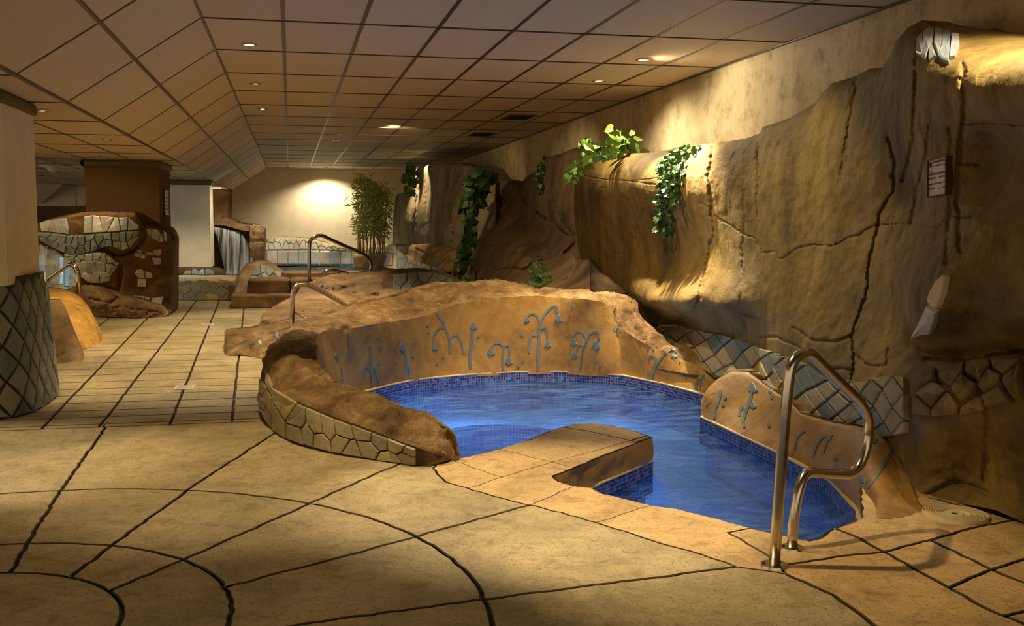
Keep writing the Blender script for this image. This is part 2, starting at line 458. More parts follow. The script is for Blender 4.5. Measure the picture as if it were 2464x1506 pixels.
def w2(px, py, z=0): p = atz(px, py, z); return (p.x, p.y)

NEAR = [(1110, 1103), (1180, 1087), (1270, 1060), (1340, 1030), (1385, 1018), (1432, 1016), (1500, 1027), (1568, 1048), (1510, 1072), (1449, 1095), (1380, 1125), (1330, 1144),
        (1345, 1158), (1386, 1169), (1425, 1173), (1452, 1187), (1510, 1200), (1570, 1214), (1630, 1222), (1683, 1235), (1750, 1252), (1805, 1267), (1850, 1276), (1891, 1285), (1950, 1297), (1975, 1291), (2010, 1267), (2046, 1255), (2075, 1238)]
FAR = [(2.86, 4.72), (3.04, 5.32), (3.08, 6.09), (3.07, 7.3), (3.42, 7.75), (3.5, 8.24), (3.37, 8.91), (3.16, 9.49), (2.85, 9.78), (2.43, 9.94), (1.79, 9.89), (1.14, 9.63), (.84, 9.32), (.55, 8.92), (.42, 8.4), (.38, 7.7), (.45, 7.0), (.62, 6.4), (.8, 5.95)]
POOL = [w2(*p) for p in NEAR] + FAR
C0 = (-1.18, 3.53)
def arc(r, a0, a1, n=26): return [(C0[0] + r * math.cos(math.radians(a0 + (a1 - a0) * k / n)), C0[1] + r * math.sin(math.radians(a0 + (a1 - a0) * k / n))) for k in range(n + 1)]
X0, X1, Y0, Y1 = -3.4, 4.1, 2.0, 7.0
LN = []
LN.append([(X0, Y0), (X1, Y0), (X1, Y1), (X0, Y1), (X0, Y0)])
LN.append(POOL + [POOL[0]])
for r in (.604, .965, 1.836): LN.append(arc(r, -185, 175, 60))
ang = lambda p: math.atan2(p[1] - C0[1], p[0] - C0[0])
def radial(pts, r0, end=None):
    pts = [w2(*p) for p in pts]; return pts
cop1 = [(1125, 1096), (1060, 1112), (1045, 1128), (1076, 1160), (1160, 1184), (1268, 1213), (1292, 1216), (1440, 1256), (1572, 1298), (1690, 1330), (1775, 1360), (1890, 1376), (2010, 1428), (2115, 1506)]
LN.append([w2(*p) for p in [(0, 1440), (70, 1310), (155, 1175), (270, 1012)]] + [(-1.235, 7.0)])
LN.append([w2(*p) for p in [(165, 1400), (265, 1322), (470, 1170), (662, 1045)]] + [(.68, 6.5)])
LN.append([w2(*p) for p in [(270, 1425), (440, 1352), (745, 1215), (920, 1135)]] + [(.9, 6.0)])
LN.append([w2(*p) for p in [(338, 1474), (540, 1418), (965, 1303), (1285, 1212), (1380, 1170)]])
LN.append([w2(*p) for p in [(560, 1530), (820, 1490), (1112, 1450), (1300, 1424), (1560, 1390), (1775, 1360)]])
LN.append([w2(*p) for p in cop1] + [(1.75, 1.98)])
for a_, r_ in ((-60, 5), (-100, 5), (-150, 5), (165, 5), (125, 5)): LN.append([(C0[0] + q * math.cos(math.radians(a_)), C0[1] + q * math.sin(math.radians(a_))) for q in (.58, 1.5, 3.0, r_)])
LN.append([w2(*p) for p in [(1440, 1256), (1500, 1235), (1572, 1213)]])
LN.append([w2(*p) for p in [(1640, 1308), (1720, 1285), (1806, 1268)]])
LN.append([w2(*p) for p in [(1752, 1278), (1800, 1306), (1858, 1340), (1890, 1376)]])
LN.append([w2(*p) for p in [(1890, 1356), (2010, 1336), (2130, 1323), (2242, 1294), (2340, 1265), (2464, 1240)]] + [(4.12, 4.1)])
LN.append([w2(*p) for p in [(2010, 1266), (2070, 1290), (2130, 1323), (2278, 1404), (2370, 1455), (2480, 1500)]] + [(2.2, 1.98)])
LN.append([w2(*p) for p in [(2153, 1252), (2242, 1294), (2384, 1362), (2500, 1410)]] + [(2.75, 1.98)])
LN.append([w2(*p) for p in [(2063, 1446), (2283, 1410), (2396, 1362), (2500, 1330)]] + [(4.12, 3.75)])
LN.append([w2(*p) for p in [(2480, 1462), (2414, 1478), (2300, 1520)]][::-1] + [(4.12, 3.2)])
LN.append([(3.5, 1.98), (3.35, 3.0), (3.2, 3.95), (2.95, 4.55), (2.80, 4.70)])
LN.append([(2.93, 4.58), (3.5, 5.0), (4.12, 5.2)])
KP = lambda x, y: w2(1000 + x / 2.896, 680 + y / 2.896)
LN.append([KP(200, 1215), KP(400, 1290), KP(610, 1355), KP(760, 1415), KP(900, 1480)])
LN.append([KP(380, 1432), KP(610, 1355), KP(955, 1250), KP(1300, 1155), KP(1560, 1078), KP(1640, 1050)])
LN.append([KP(600, 1165), KP(960, 1250), KP(1120, 1290)])
LN.append([KP(1000, 1000), KP(1200, 1030), KP(1430, 1080), KP(1560, 1110)])
cells = cells_from(LN, .006, .05)
# path with crosswise joints further back
PX = [lambda y: -2.1 - .045 * (y - 7), lambda y: -1.585 - .046 * (y - 7), lambda y: -1.235 - .03 * (y - 7), lambda y: -.795 - .036 * (y - 7), lambda y: -.40 - .034 * (y - 7), lambda y: .15 - .03 * (y - 7)]
rows = [7.0, 7.1, 7.36, 7.62, 7.95, 8.3, 8.62, 9.0, 9.4, 9.8, 10.25, 10.7, 11.2, 11.8, 12.4, 13.1, 13.8, 14.6, 15.5, 16.5, 17.6, 18.8]
LP = [[(-3.4, 7.0), (.05, 7.0), (.05, 18.8), (-3.4, 18.8), (-3.4, 7.0)]]
for f in PX[:]: LP.append([(f(7.0), 7.0), (f(12), 12), (f(18.8), 18.8)])
for y in rows[1:-1]: LP.append([(-3.4, y), (-1, y + .01), (1.1, y - .01)])
pcells = cells_from(LP, .004, .12)

floor = mk('floor', *join(box(-9, 8, -3, 3.86, -.3, -.03)), M['joint'])
tag(floor, kind='structure')
# sub-floor around the pool: one plane with the pool left open
HOLE = [w2(*p) for p in NEAR] + [(2.86, 4.72), (2.95, 4.62), (3.5, 5.0), (4.1, 5.2), (4.1, 8.5), (3.5, 8.5), (3.37, 8.91)] + [(x + .0, y + .16) if 9.2 < y else (x - .12, y) if x < 1 else (x, y) for x, y in FAR[7:]]
fl = delaunay_2d_cdt([Vector(p) for p in HOLE] + [Vector(p) for p in [(-9, -3), (9, -3), (9, 32), (-9, 32)]],
                     [(i, (i + 1) % len(HOLE)) for i in range(len(HOLE))] + [(len(HOLE) + i, len(HOLE) + (i + 1) % 4) for i in range(4)], [], 0, 1e-5)
fv = [(v.x, v.y, -.022) for v in fl[0]]
ff = [tuple(f) for f in fl[2] if not inside((sum(fl[0][i].x for i in f) / 3, sum(fl[0][i].y for i in f) / 3), HOLE)]
bpy.data.objects.remove(floor)
floor = mk('floor', fv, ff, M['joint']); tag(floor, kind='structure')

def slab(poly, gap, m, h=0.0, chamfer=.008, name='slab', parent=None, base=-.03):
    if area2(poly) < 0: poly = poly[::-1]
    if area2(poly) < .004: return None
    a = inset(poly, gap); b = inset(a, chamfer)
    n = len(a)
    tess = tessellate_polygon([[Vector((p.x, p.y, 0)) for p in b]])
    V = [(p.x, p.y, h) for p in b] + [(p.x, p.y, h - chamfer * .8) for p in a] + [(p.x, p.y, base) for p in a]
    F = []
    for t3 in tess:
        q = [b[i] for i in t3]; F.append(tuple(t3) if area2(q) > 0 else tuple(reversed(t3)))
    for r in range(2):
        for k in range(n):
            F.append((r * n + (k + 1) % n, r * n + k, (r + 1) * n + k, (r + 1) * n + (k + 1) % n))
    o = mk(name, V, F, m, parent or floor)
    o.data.materials.append(M['joint'])          # dirt sits on the edges of the joints
    for i_, p_ in enumerate(o.data.polygons):
        if i_ >= len(tess): p_.material_index = 1
    return o
COPW = [w2(*p) for p in cop1]
def cop_side(c):
    # on the pool side of the coping line?
    x, y = c
    for (x0, y0), (x1, y1) in zip(COPW, COPW[1:]):
        if min(x0, x1) <= x <= max(x0, x1):
            return y > y0 + (y1 - y0) * (x - x0) / (x1 - x0)
    return x > COPW[-1][0]
for c, (cx, cy) in cells:
    if inside((cx, cy), POOL) or (cx > 2.95 and cy > 4.6): continue
    cop = (cop_side((cx, cy)) and cx > .5) or (.75 < cx < 1.4 and cy > 5.05 and abs(area2(c)) < .4)
    g = .001 if (cop and cx < 1.9) else .0055
    slab(c, g, M['coping'] if cop else M['slab'], h=0.0, chamfer=.0025 if g < .002 else .005)
for c, _ in pcells:
    slab(c, .005, M['slab'], h=0.0, chamfer=.006)

# ------------------------------------------------------------------ relief surfaces (rock faces)
def tps(ctrl):
    P = np.array([(c[0] / 400., c[1] / 400.) for c in ctrl]); v = np.array([1 / c[2] for c in ctrl]) * 10
    def U(r2): return np.where(r2 > 1e-12, r2 * np.log(r2 + 1e-12), 0)
    n = len(P); K = U(((P[:, None] - P[None]) ** 2).sum(-1)) + np.eye(n) * 2e-3
    A = np.zeros((n + 3, n + 3)); A[:n, :n] = K; A[:n, n] = 1; A[:n, n + 1:] = P; A[n, :n] = 1; A[n + 1:, :n] = P.T
    w = np.linalg.solve(A, np.r_[v, 0, 0, 0])
    def f(Q):
        Q = np.asarray(Q, float) / 400.
        r2 = ((Q[:, None] - P[None]) ** 2).sum(-1)
        return 10 / (U(r2) @ w[:n] + w[n] + Q @ w[n + 1:])
    return f
def seg_dist(Q, pl):
    d = np.full(len(Q), 1e9)
    for a, b in zip(pl, pl[1:]):
        a = np.array(a[:2], float); b = np.array(b[:2], float); ab = b - a
        t = np.clip(((Q - a) @ ab) / (ab @ ab + 1e-9), 0, 1)
        d = np.minimum(d, np.hypot(*(Q - a - t[:, None] * ab).T))
    return d
def relief(name, top, bot, ctrl, m, step=5, parent=None, amp=.03, freq=2.2, oc=4, fine=.008, cracks=(), lip=(20, .12), back=(.4, .25, 0), streak=False, mode='x', seed=1, side=None, foot=None):
    """front surface of a rock mass: outline + depth at control points; closed by side walls that run back"""
    xs = np.arange(top[0][0], top[-1][0] + step * .5, step)
    hmax = max(lerp_line(bot, x) - lerp_line(top, x) for x in xs)
    nr = max(4, int(hmax / step))
    Q = np.array([(x, lerp_line(top, x) * (1 - j / nr) + lerp_line(bot, x) * j / nr) for j in range(nr + 1) for x in xs])
    cc = []
    for c in ctrl:
        k = c[3] if len(c) > 3 else mode
        p = atx(c[0], c[1], c[2]) if k == 'x' else aty(c[0], c[1], c[2]) if k == 'y' else atz(c[0], c[1], c[2])
        cc.append((c[0], c[1], p.y))
    Yd = tps(cc)(Q)
    push = np.zeros(len(Q))
    ty = np.array([lerp_line(top, q[0]) for q in Q])
    if lip[0]:
        t = np.clip(1 - (Q[:, 1] - ty) / lip[0], 0, 1)
        push += lip[1] * (1 - np.sqrt(np.clip(1 - t * t, 0, 1)))
    if side:
        for (x_edge, wpx, dm) in side:
            t = np.clip(1 - np.abs(Q[:, 0] - x_edge) / wpx, 0, 1)
            push += dm * (1 - np.sqrt(np.clip(1 - t * t, 0, 1)))
    wob = np.array([(noise.noise(Vector((q[0] * .03, q[1] * .03, seed))) * 5 + noise.noise(Vector((q[0] * .11, q[1] * .11, seed + 5))) * 3.5, noise.noise(Vector((q[0] * .03, q[1] * .03, seed + 9))) * 5) for q in Q])
    for (pl, w, d) in cracks:
        w *= .6; d *= .75
        dd = seg_dist(Q + wob, pl); push += d * np.exp(-(dd / w) ** 2)
    V = []
    for i, q in enumerate(Q):
        r = ray(q[0], q[1]); p = EYE + r * (Yd[i] / r.y)
        pp = Vector((p.x, p.y, p.z * (.35 if streak else 1)))
        d = amp * fbm(pp, freq, oc, seed) + fine * fbm(p, freq * 6, 4, seed + 3) + push[i]
        V.append(p + r.normalized() * d)
    nx = len(xs); F = []
    for j in range(nr):
        for i in range(nx - 1):
            a = j * nx + i; F.append((a, a + nx, a + nx + 1, a + 1))
    # side walls
    loop = [i for i in range(nx)] + [j * nx + nx - 1 for j in range(1, nr + 1)] + [nr * nx + i for i in range(nx - 2, -1, -1)] + [j * nx for j in range(nr - 1, 0, -1)]
    prev = loop; bk = Vector(back)
    for s in (1, 2, 3):
        cur = []
        for i in loop:
            p = V[i] + bk * (s / 3); p = p + Vector((0, 0, .03 * fbm(p, 3, 3, seed) * (s < 3)))
            p.x = min(p.x, 4.17); p.y = min(p.y, 30.6)
            V.append(p); cur.append(len(V) - 1)
        n = len(loop)
        for k in range(n): F.append((prev[(k + 1) % n], prev[k], cur[k], cur[(k + 1) % n]))
        prev = cur
    o = mk(name, V, F, m, parent, True)
    o_bvh = BVHTree.FromPolygons([tuple(v) for v in V[:nx * (nr + 1)]], F[:(nx - 1) * nr])
    return o, o_bvh
def boulder(name, c, r, m, parent=None, seed=0, amp=.18, sub=4, cut=None, rot=0, sq=1.0):
    bm = bmesh.new(); bmesh.ops.create_icosphere(bm, subdivisions=sub, radius=1)
    V = []
    cr, sr = math.cos(rot), math.sin(rot)
    for v in bm.verts:
        d = v.co.normalized()
        if sq != 1: d = Vector([math.copysign(abs(k) ** sq, k) for k in d])
        k = 1 + amp * fbm(d, 1.1, 3, seed) + amp * .25 * fbm(d, 5, 3, seed + 2)
        x, y, z = d.x * r[0] * k, d.y * r[1] * k, d.z * r[2] * k
        V.append(Vector((c[0] + x * cr - y * sr, c[1] + x * sr + y * cr, c[2] + z)))
    F = [tuple(q.index for q in f.verts) for f in bm.faces]; bm.free()
    if cut is not None:
        for v in V:
            if v.z < cut: v.z = cut
    o = mk(name, V, F, m, parent, True)
    return o, BVHTree.FromPolygons([tuple(v) for v in V], F)

# ------------------------------------------------------------------ pieces set onto a surface
def cast(bvh, px, py):
    r = ray(px, py).normalized()
    h = bvh.ray_cast(EYE, r)
    return (h[0], h[1]) if h[0] is not None else None
def inlay(name, bvh, poly, h, m, parent, seg=9, ctr=True, sink=.008, lab=None, dome=.3):
    """closed pixel polygon -> a thin piece lying on the surface it is seen on"""
    P = []
    for a, b in zip(poly, poly[1:] + poly[:1]):
        n = max(1, int(math.hypot(b[0] - a[0], b[1] - a[1]) / seg))
        P += [(a[0] + (b[0] - a[0]) * k / n, a[1] + (b[1] - a[1]) * k / n) for k in range(n)]
    hits = [cast(bvh, *p) for p in P]
    if any(x is None for x in hits) or len(P) < 3: return None
    cx = sum(p[0] for p in P) / len(P); cy = sum(p[1] for p in P) / len(P)
    nrm = Vector((0, 0, 0))
    for q in hits: nrm += q[1] if q[1].dot(EYE - q[0]) > 0 else -q[1]
    if nrm.length < 1e-6: return None
    nrm.normalize(); n = len(P)
    lo = [q[0] - nrm * sink for q in hits]; hi = [q[0] + nrm * h for q in hits]
    cen = sum(hi, Vector()) / n
    hin = [cen + (p - cen) * .9 + nrm * h * dome for p in hi]
    V = lo + hi + hin; F = []
    for k in range(n):
        k2 = (k + 1) % n
        F.append((k, k2, n + k2, n + k)); F.append((n + k, n + k2, 2 * n + k2, 2 * n + k))
    if ctr:
        hc = cast(bvh, cx, cy)
        cc = (hc[0] + nrm * h * (1 + dome)) if (hc and (hc[0] - cen).length < .25) else cen + nrm * h * dome
        V.append(cc)
        for k in range(n): F.append((2 * n + k, 2 * n + (k + 1) % n, 3 * n))
    else: F.append(tuple(range(2 * n, 3 * n)))
    o = mk(name, V, F, m, parent)
    if lab: o['label'] = lab
    return o
def shrink(poly, f=None, d=None):
    cx = sum(p[0] for p in poly) / len(poly); cy = sum(p[1] for p in poly) / len(poly)
    out = []
    for x, y in poly:
        l = math.hypot(x - cx, y - cy) or 1
        k = f if f else max(.3, 1 - d / l)
        out.append((cx + (x - cx) * k, cy + (y - cy) * k))
    return out
def clip_half(poly, a, b, c):
    out = []
    for p, q in zip(poly, poly[1:] + poly[:1]):
        dp, dq = a * p[0] + b * p[1] - c, a * q[0] + b * q[1] - c
        if dp <= 0: out.append(p)
        if (dp < 0 < dq) or (dq < 0 < dp):
            t = dp / (dp - dq); out.append((p[0] + (q[0] - p[0]) * t, p[1] + (q[1] - p[1]) * t))
    return out
def voronoi(seeds, w, h):
    res = []
    for i, s in enumerate(seeds):
        poly = [(0, 0), (w, 0), (w, h), (0, h)]
        near = sorted(range(len(seeds)), key=lambda j: (seeds[j][0] - s[0]) ** 2 + (seeds[j][1] - s[1]) ** 2)[1:14]
        for j in near:
            t = seeds[j]; a, b = t[0] - s[0], t[1] - s[1]
            poly = clip_half(poly, a, b, (t[0] ** 2 + t[1] ** 2 - s[0] ** 2 - s[1] ** 2) / 2)
            if len(poly) < 3: break
        if len(poly) >= 3: res.append(poly)
    return res
def jgrid(w, h, sx, sy, jit=.38, rnd=random):
    nx, ny = max(1, round(w / sx)), max(1, round(h / sy)); out = []
    for j in range(ny):
        for i in range(nx):
            out.append((((i + .5 + (.25 if j % 2 else -.25)) + rnd.uniform(-jit, jit)) * w / nx, ((j + .5) + rnd.uniform(-jit, jit)) * h / ny))
    return out
def strip_map(top, bot):
    x0, x1 = top[0][0], top[-1][0]
    def f(u, v):
        x = x0 + (x1 - x0) * u; return (x, lerp_line(top, x) * v + lerp_line(bot, x) * (1 - v))
    return f
def pave(bvh, top, bot, sx, sy, m, parent, name='stone', h=.012, gap=1.6, jit=.38, keep=None, seed=1, seg=9):
    rnd = random.Random(seed)
    w = top[-1][0] - top[0][0]; hh = sum(lerp_line(bot, top[0][0] + w * k / 9) - lerp_line(top, top[0][0] + w * k / 9) for k in range(10)) / 10
    f = strip_map(top, bot); out = []
    for c in voronoi(jgrid(w, hh, sx, sy, jit, rnd), w, hh):
        p = [f(x / w, y / hh) for x, y in c]
        cx = sum(q[0] for q in p) / len(p); cy = sum(q[1] for q in p) / len(p)
        if keep and not keep(cx, cy): continue
        p = shrink([(x + rnd.uniform(-.6, .6), y + rnd.uniform(-.6, .6)) for x, y in p], d=gap)
        o = inlay(name, bvh, p, h, m, parent, seg)
        if o: out.append(o)
    return out
def diamonds(bvh, top, bot, nu, nv, m, parent, h=.02, gap=2.0, keep=None, seed=2, seg=9, ju=.08, skew=0):
    rnd = random.Random(seed); f = strip_map(top, bot); corner = {}
    def C(i, j):
        if (i, j) not in corner: corner[(i, j)] = ((i + rnd.uniform(-ju, ju) * 2) / (2 * nu), (j + rnd.uniform(-ju, ju) * 2) / (2 * nv))
        return corner[(i, j)]
    for j in range(0, 2 * nv + 1):
        for i in range(0, 2 * nu + 1):
            if (i + j) % 2: continue
            pl = [C(i - 1, j), C(i, j - 1), C(i + 1, j), C(i, j + 1)]
            pl = [(min(1, max(0, u)), min(1, max(0, v))) for u, v in pl]
            pl = [p for k, p in enumerate(pl) if p != pl[k - 1]]
            if len(pl) < 3: continue
            p = [f(u + skew * v, v) for u, v in pl]
            cx = sum(q[0] for q in p) / len(p); cy = sum(q[1] for q in p) / len(p)
            if keep and not keep(cx, cy): continue
            inlay('stone', bvh, shrink(p, d=gap), h, m, parent, seg)
def sweep2(pl, w):
    """pixel polyline with widths -> closed pixel outline"""
    Lf, R = [], []
    for i, p in enumerate(pl):
        a, b = pl[max(0, i - 1)], pl[min(len(pl) - 1, i + 1)]
        dx, dy = b[0] - a[0], b[1] - a[1]; l = math.hypot(dx, dy) or 1
        ww = w[i] if isinstance(w, (list, tuple)) else w
        Lf.append((p[0] - dy / l * ww / 2, p[1] + dx / l * ww / 2)); R.append((p[0] + dy / l * ww / 2, p[1] - dx / l * ww / 2))
    return Lf, R
def ribbon(name, bvh, pl, w, h, m, parent):
    P = []
    for i in range(len(pl) - 1):
        p0, p1, p2, p3 = pl[max(0, i - 1)], pl[i], pl[i + 1], pl[min(len(pl) - 1, i + 2)]
        for k in range(4):
            t = k / 4
            P.append(tuple(.5 * ((2 * p1[q]) + (-p0[q] + p2[q]) * t + (2 * p0[q] - 5 * p1[q] + 4 * p2[q] - p3[q]) * t * t + (-p0[q] + 3 * p1[q] - 3 * p2[q] + p3[q]) * t ** 3) for q in (0, 1)))
    P.append(pl[-1])
    Lf, R = sweep2(P, w); V, F = [], []
    for a, b in zip(Lf, R):
        ha, hb = cast(bvh, *a), cast(bvh, *b)
        if not ha or not hb: continue
        na = ha[1] if ha[1].dot(EYE - ha[0]) > 0 else -ha[1]
        V += [ha[0] - na * .01, ha[0] + na * h, hb[0] + na * h, hb[0] - na * .01]
    n = len(V) // 4
    if n < 2: return None
    for k in range(n - 1):
        for j in range(3):
            F.append((k * 4 + j, k * 4 + 4 + j, k * 4 + 5 + j, k * 4 + 1 + j))
    F += [(0, 1, 2, 3), ((n - 1) * 4 + 3, (n - 1) * 4 + 2, (n - 1) * 4 + 1, (n - 1) * 4)]
    return mk(name, V, F, m, parent)

# ================================================================== ROOM SHELL
WX = 4.175; FARY = 30.62
wall_right = mk('wall_right', *box(WX, WX + .2, -3, FARY, -.3, CEIL + .2), M['plaster']); tag(wall_right, kind='structure')
wall_back = mk('wall_back', *box(-1.9, WX + .2, FARY, FARY + .2, -.3, CEIL + .3), M['white_wall']); tag(wall_back, kind='structure')
wall_left = mk('wall_left', *box(-9, -1.9, 27.6, 27.8, -.3, 1.72), M['brown_rock']); tag(wall_left, kind='structure')
trim = mk('trim_1', *box(-9, -4.3, 27.2, 27.59, 1.70, LOW), M['panel']); tag(trim, kind='structure')
# ceiling: high part, sloping part, low part; panels hang in a metal grid
ceiling = mk('ceiling', *join(box(-.625, WX, -3, FARY, CEIL + .012, CEIL + .1), box(-9, -1.6, -3, 27.7, LOW + .012, LOW + .1),
    ([(-.625, -3, CEIL + .012), (-1.6, -3, LOW + .012), (-1.6, FARY, LOW + .012), (-.625, FARY, CEIL + .012), (-.625, -3, CEIL + .1), (-1.6, -3, LOW + .1), (-1.6, FARY, LOW + .1), (-.625, FARY, CEIL + .1)],
     [(0, 1, 2, 3), (7, 6, 5, 4), (0, 4, 5, 1), (2, 6, 7, 3)])), M['black'])
tag(ceiling, kind='structure')
TY, TX = 1.4615, .6
rowY = lambda r: 8.21 + TY * r
def panel_mesh(p00, p10, p11, p01, nrm):
    n = Vector(nrm) * .012
    lo = [Vector(p) for p in (p00, p10, p11, p01)]; cen = sum(lo, Vector()) / 4
    li = [p + (cen - p) * .012 - n * .5 for p in lo]
    V = [p + n for p in lo] + lo + li
    F = [(0, 1, 2, 3), (8, 11, 10, 9)]
    for k in range(4):
        k2 = (k + 1) % 4
        F += [(k, 4 + k, 4 + k2, k2), (4 + k, 8 + k, 8 + k2, 4 + k2)]
    return V, F
g = .011
PM = None
def add_panels(xa, za, xb, zb, r0, r1, ymax=FARY):
    dx, dz = xb - xa, zb - za; l = math.hypot(dx, dz); ux, uz = dx / l, dz / l
    nrm = (-uz, 0, ux) if ux > 0 else (uz, 0, -ux)
    for r in range(r0, r1):
        y0, y1 = rowY(r) + g * 1.1, min(rowY(r + 1), ymax) - g * 1.1
        if y1 - y0 < .05: continue
        a = (xa + ux * g, y0, za + uz * g); b = (xb - ux * g, y0, zb - uz * g)
        mk('ceiling_panel', *panel_mesh(a, b, (b[0], y1, b[2]), (a[0], y1, a[2]), nrm), M['panel'], ceiling)
for c in range(8): add_panels(-.625 + TX * c, CEIL, -.625 + TX * (c + 1), CEIL, -4 if c > 3 else -2, 16)
MX, MZ = (-.625 - 1.6) / 2, (CEIL + LOW) / 2
add_panels(-1.6, LOW, MX, MZ, -3, 16); add_panels(MX, MZ, -.625, CEIL, -3, 16)
for c in range(7): add_panels(-1.6 - TX * (c + 1), LOW, -1.6 - TX * c, LOW, -5, 14, 27.2)
# tee bars
tv = []
def bar(x, z, y0=-1.5, y1=FARY, w=.016): tv.append(box(x - w, x + w, y0, y1, z - .009, z + .012))
for c in range(1, 8): bar(-.625 + TX * c, CEIL)
bar(-.625, CEIL - .004, w=.013); bar(-1.6, LOW - .001); bar(MX, MZ - .004)
for c in range(1, 8): bar(-1.6 - TX * c, LOW, 0, 27.2, .008)
for r in range(-4, 16):
    y = rowY(r)
    tv.append(box(-.625, WX, y - .009, y + .009, CEIL - .013, CEIL + .012))
    if y < 27.2: tv.append(box(-6, -1.6, y - .007, y + .007, LOW - .011, LOW + .012))
    tv.append(([(-1.6, y - .009, LOW - .012), (-1.6, y + .009, LOW - .012), (-.625, y + .009, CEIL - .012), (-.625, y - .009, CEIL - .012),
                (-1.6, y - .009, LOW + .014), (-1.6, y + .009, LOW + .014), (-.625, y + .009, CEIL + .014), (-.625, y - .009, CEIL + .014)], [(0, 1, 2, 3), (7, 6, 5, 4), (0, 3, 7, 4), (1, 5, 6, 2)]))
tee = mk('ceiling_grid', *join(*tv), M['tee'], ceiling)
trim2 = mk('trim_2', *box(WX - .035, WX, -2, FARY, CEIL - .02, CEIL), M['tee']); tag(trim2, kind='structure')
# beige soffit panels at the far left, with joints
for (xa, xb) in ((-5.9, -5.15), (-5.13, -4.32)): mk('panel', *box(xa, xb, 27.16, 27.2, 1.72, LOW - .01), M['panel'], trim)
mk('panel', [(-7, 26.0, LOW - .02), (-5.2, 26.0, LOW - .02), (-5.95, 27.15, 1.75), (-7, 27.15, 1.75), (-7, 26.05, LOW), (-5.2, 26.05, LOW), (-5.95, 27.2, 1.77), (-7, 27.2, 1.77)], [(0, 1, 2, 3), (7, 6, 5, 4), (0, 4, 5, 1), (1, 5, 6, 2), (2, 6, 7, 3)], M['panel'], trim)

# ------------------------------------------------------------------ downlights, vents, detector
def downlight(x, y, z, on, label, group):
    t = thing('downlight', label, 'ceiling light', (x, y, z), group)
    v, f = ring(0, 0, -.014, .004, .048, .066, 24); mk('trim_ring', v, f, M['steel'] if on else M['dark_steel'], t, True)
    v, f = disc(0, 0, -.006, .0, .047, 20); mk('bulb', v, f, M['lamp_on'] if on == 2 else M['lamp_dim'], t)
    return t
DL = [(-.32, 9.33, CEIL, 2, 'round downlight shining brightly, nearest one beside the ceiling ridge'),
 (-.35, 11.93, CEIL, 1, 'round downlight glowing dimly between the two bright ones beside the ceiling ridge'),
 (-.34, 14.55, CEIL, 2, 'round downlight with star glare, third one back beside the ceiling ridge'),
 (3.27, 9.35, CEIL, 2, 'round downlight nearest the right wall, right one of the pair above the tall cliff'),
 (3.29, 10.84, CEIL, 2, 'round downlight above the pothos, left one of the pair near the right wall'),
 (.89, 18.36, CEIL, 1, 'small dim downlight in mid ceiling, front one of two close together'),
 (.87, 19.76, CEIL, 1, 'small dim downlight in mid ceiling, rear one of two close together'),
 (1.03, 29.87, CEIL, 2, 'small downlight washing the white far wall, hard against that wall'),
 (2.84, 22.81, CEIL, 1, 'small downlight over the far grey cliff, front one of that pair'),
 (2.85, 24.43, CEIL, 2, 'small bright downlight over the far grey cliff, rear one of that pair'),
 (-1.89, 8.78, LOW, 1, 'oval looking downlight in the low ceiling beside the white pillar'),
 (-1.9, 11.72, LOW, 1, 'downlight in the low ceiling between white pillar and brown column'),
 (-2.5, 14.58, LOW, 1, 'downlight in the low ceiling just in front of the brown column cap'),
 (-4.86, 24.6, LOW, 1, 'tiny far downlight in the low ceiling left of the brown column')]
for (x, y, z, on, lab) in DL:
    downlight(x, y, z - .006, on, lab, 'recessed ceiling downlights')
for (x, y, lab) in ((3.28, 14.81, 'black square ceiling vent, nearer one of the two by the right wall'), (3.3, 17.83, 'black square ceiling vent, further one of the two by the right wall')):
    t = thing('ceiling_vent', lab, 'vent', (x, y, CEIL), 'square ceiling vents')
    mk('frame', *join(box(-.2, .2, -.34, -.30, -.02, 0), box(-.2, .2, .30, .34, -.02, 0), box(-.2, -.17, -.3, .3, -.02, 0), box(.17, .2, -.3, .3, -.02, 0)), M['dark_steel'], t)
    mk('backing', *box(-.17, .17, -.3, .3, -.004, -.001), M['black'], t)
    for k in range(8): mk('slat', *box(-.17, .17, -.27 + k * .075, -.25 + k * .075, -.016, -.006), M['black'], t)
t = thing('smoke_detector', 'white round detector hanging from the low ceiling left of the brown column', 'detector', (-3.64, 17.5, LOW))
v, f = disc(0, 0, -.03, 0, .20, 28, .22); mk('plate', v, f, M['white_wall'], t, True)
v, f = disc(0, 0, -.11, -.03, .04, 20, .12); mk('sensor', v, f, M['white_wall'], t, True)

# ------------------------------------------------------------------ drains in the path, skimmer lid
for (x, y, s, lab) in ((-.85, 8.54, 1.0, 'rectangular steel floor drain on the path, nearer one'), (-1.06, 13.76, 1.0, 'rectangular steel floor drain on the path, further one')):
    t = thing('floor_drain', lab, 'drain', (x, y, .0), 'steel floor drains')
    mk('frame', *join(box(-.075, .075, -.10, -.085, -.01, .006), box(-.075, .075, .085, .10, -.01, .006), box(-.075, -.062, -.085, .085, -.01, .006), box(.062, .075, -.085, .085, -.01, .006)), M['drain'], t)
    for k in range(6): mk('slat', *box(-.062, .062, -.075 + k * .028, -.060 + k * .028, -.008, .004), M['drain'], t)
t = thing('skimmer_lid', 'round beige ribbed plastic pool skimmer lid set in the floor below the cliff', 'lid', (2.945, 4.055, .012))
v, f = disc(0, 0, -.02, .0, .142, 48); mk('plate', v, f, M['plastic'], t)
for k in range(8): v, f = ring(0, 0, -.002, .007, .062 + k * .0105, .0665 + k * .0105, 44); mk('rib', v, f, M['plastic'], t)
v, f = ring(0, 0, -.002, .004, .017, .035, 32); mk('hub', v, f, M['plastic'], t)
v, f = disc(0, 0, -.001, .0015, .016, 20); mk('hole', v, f, M['black'], t)

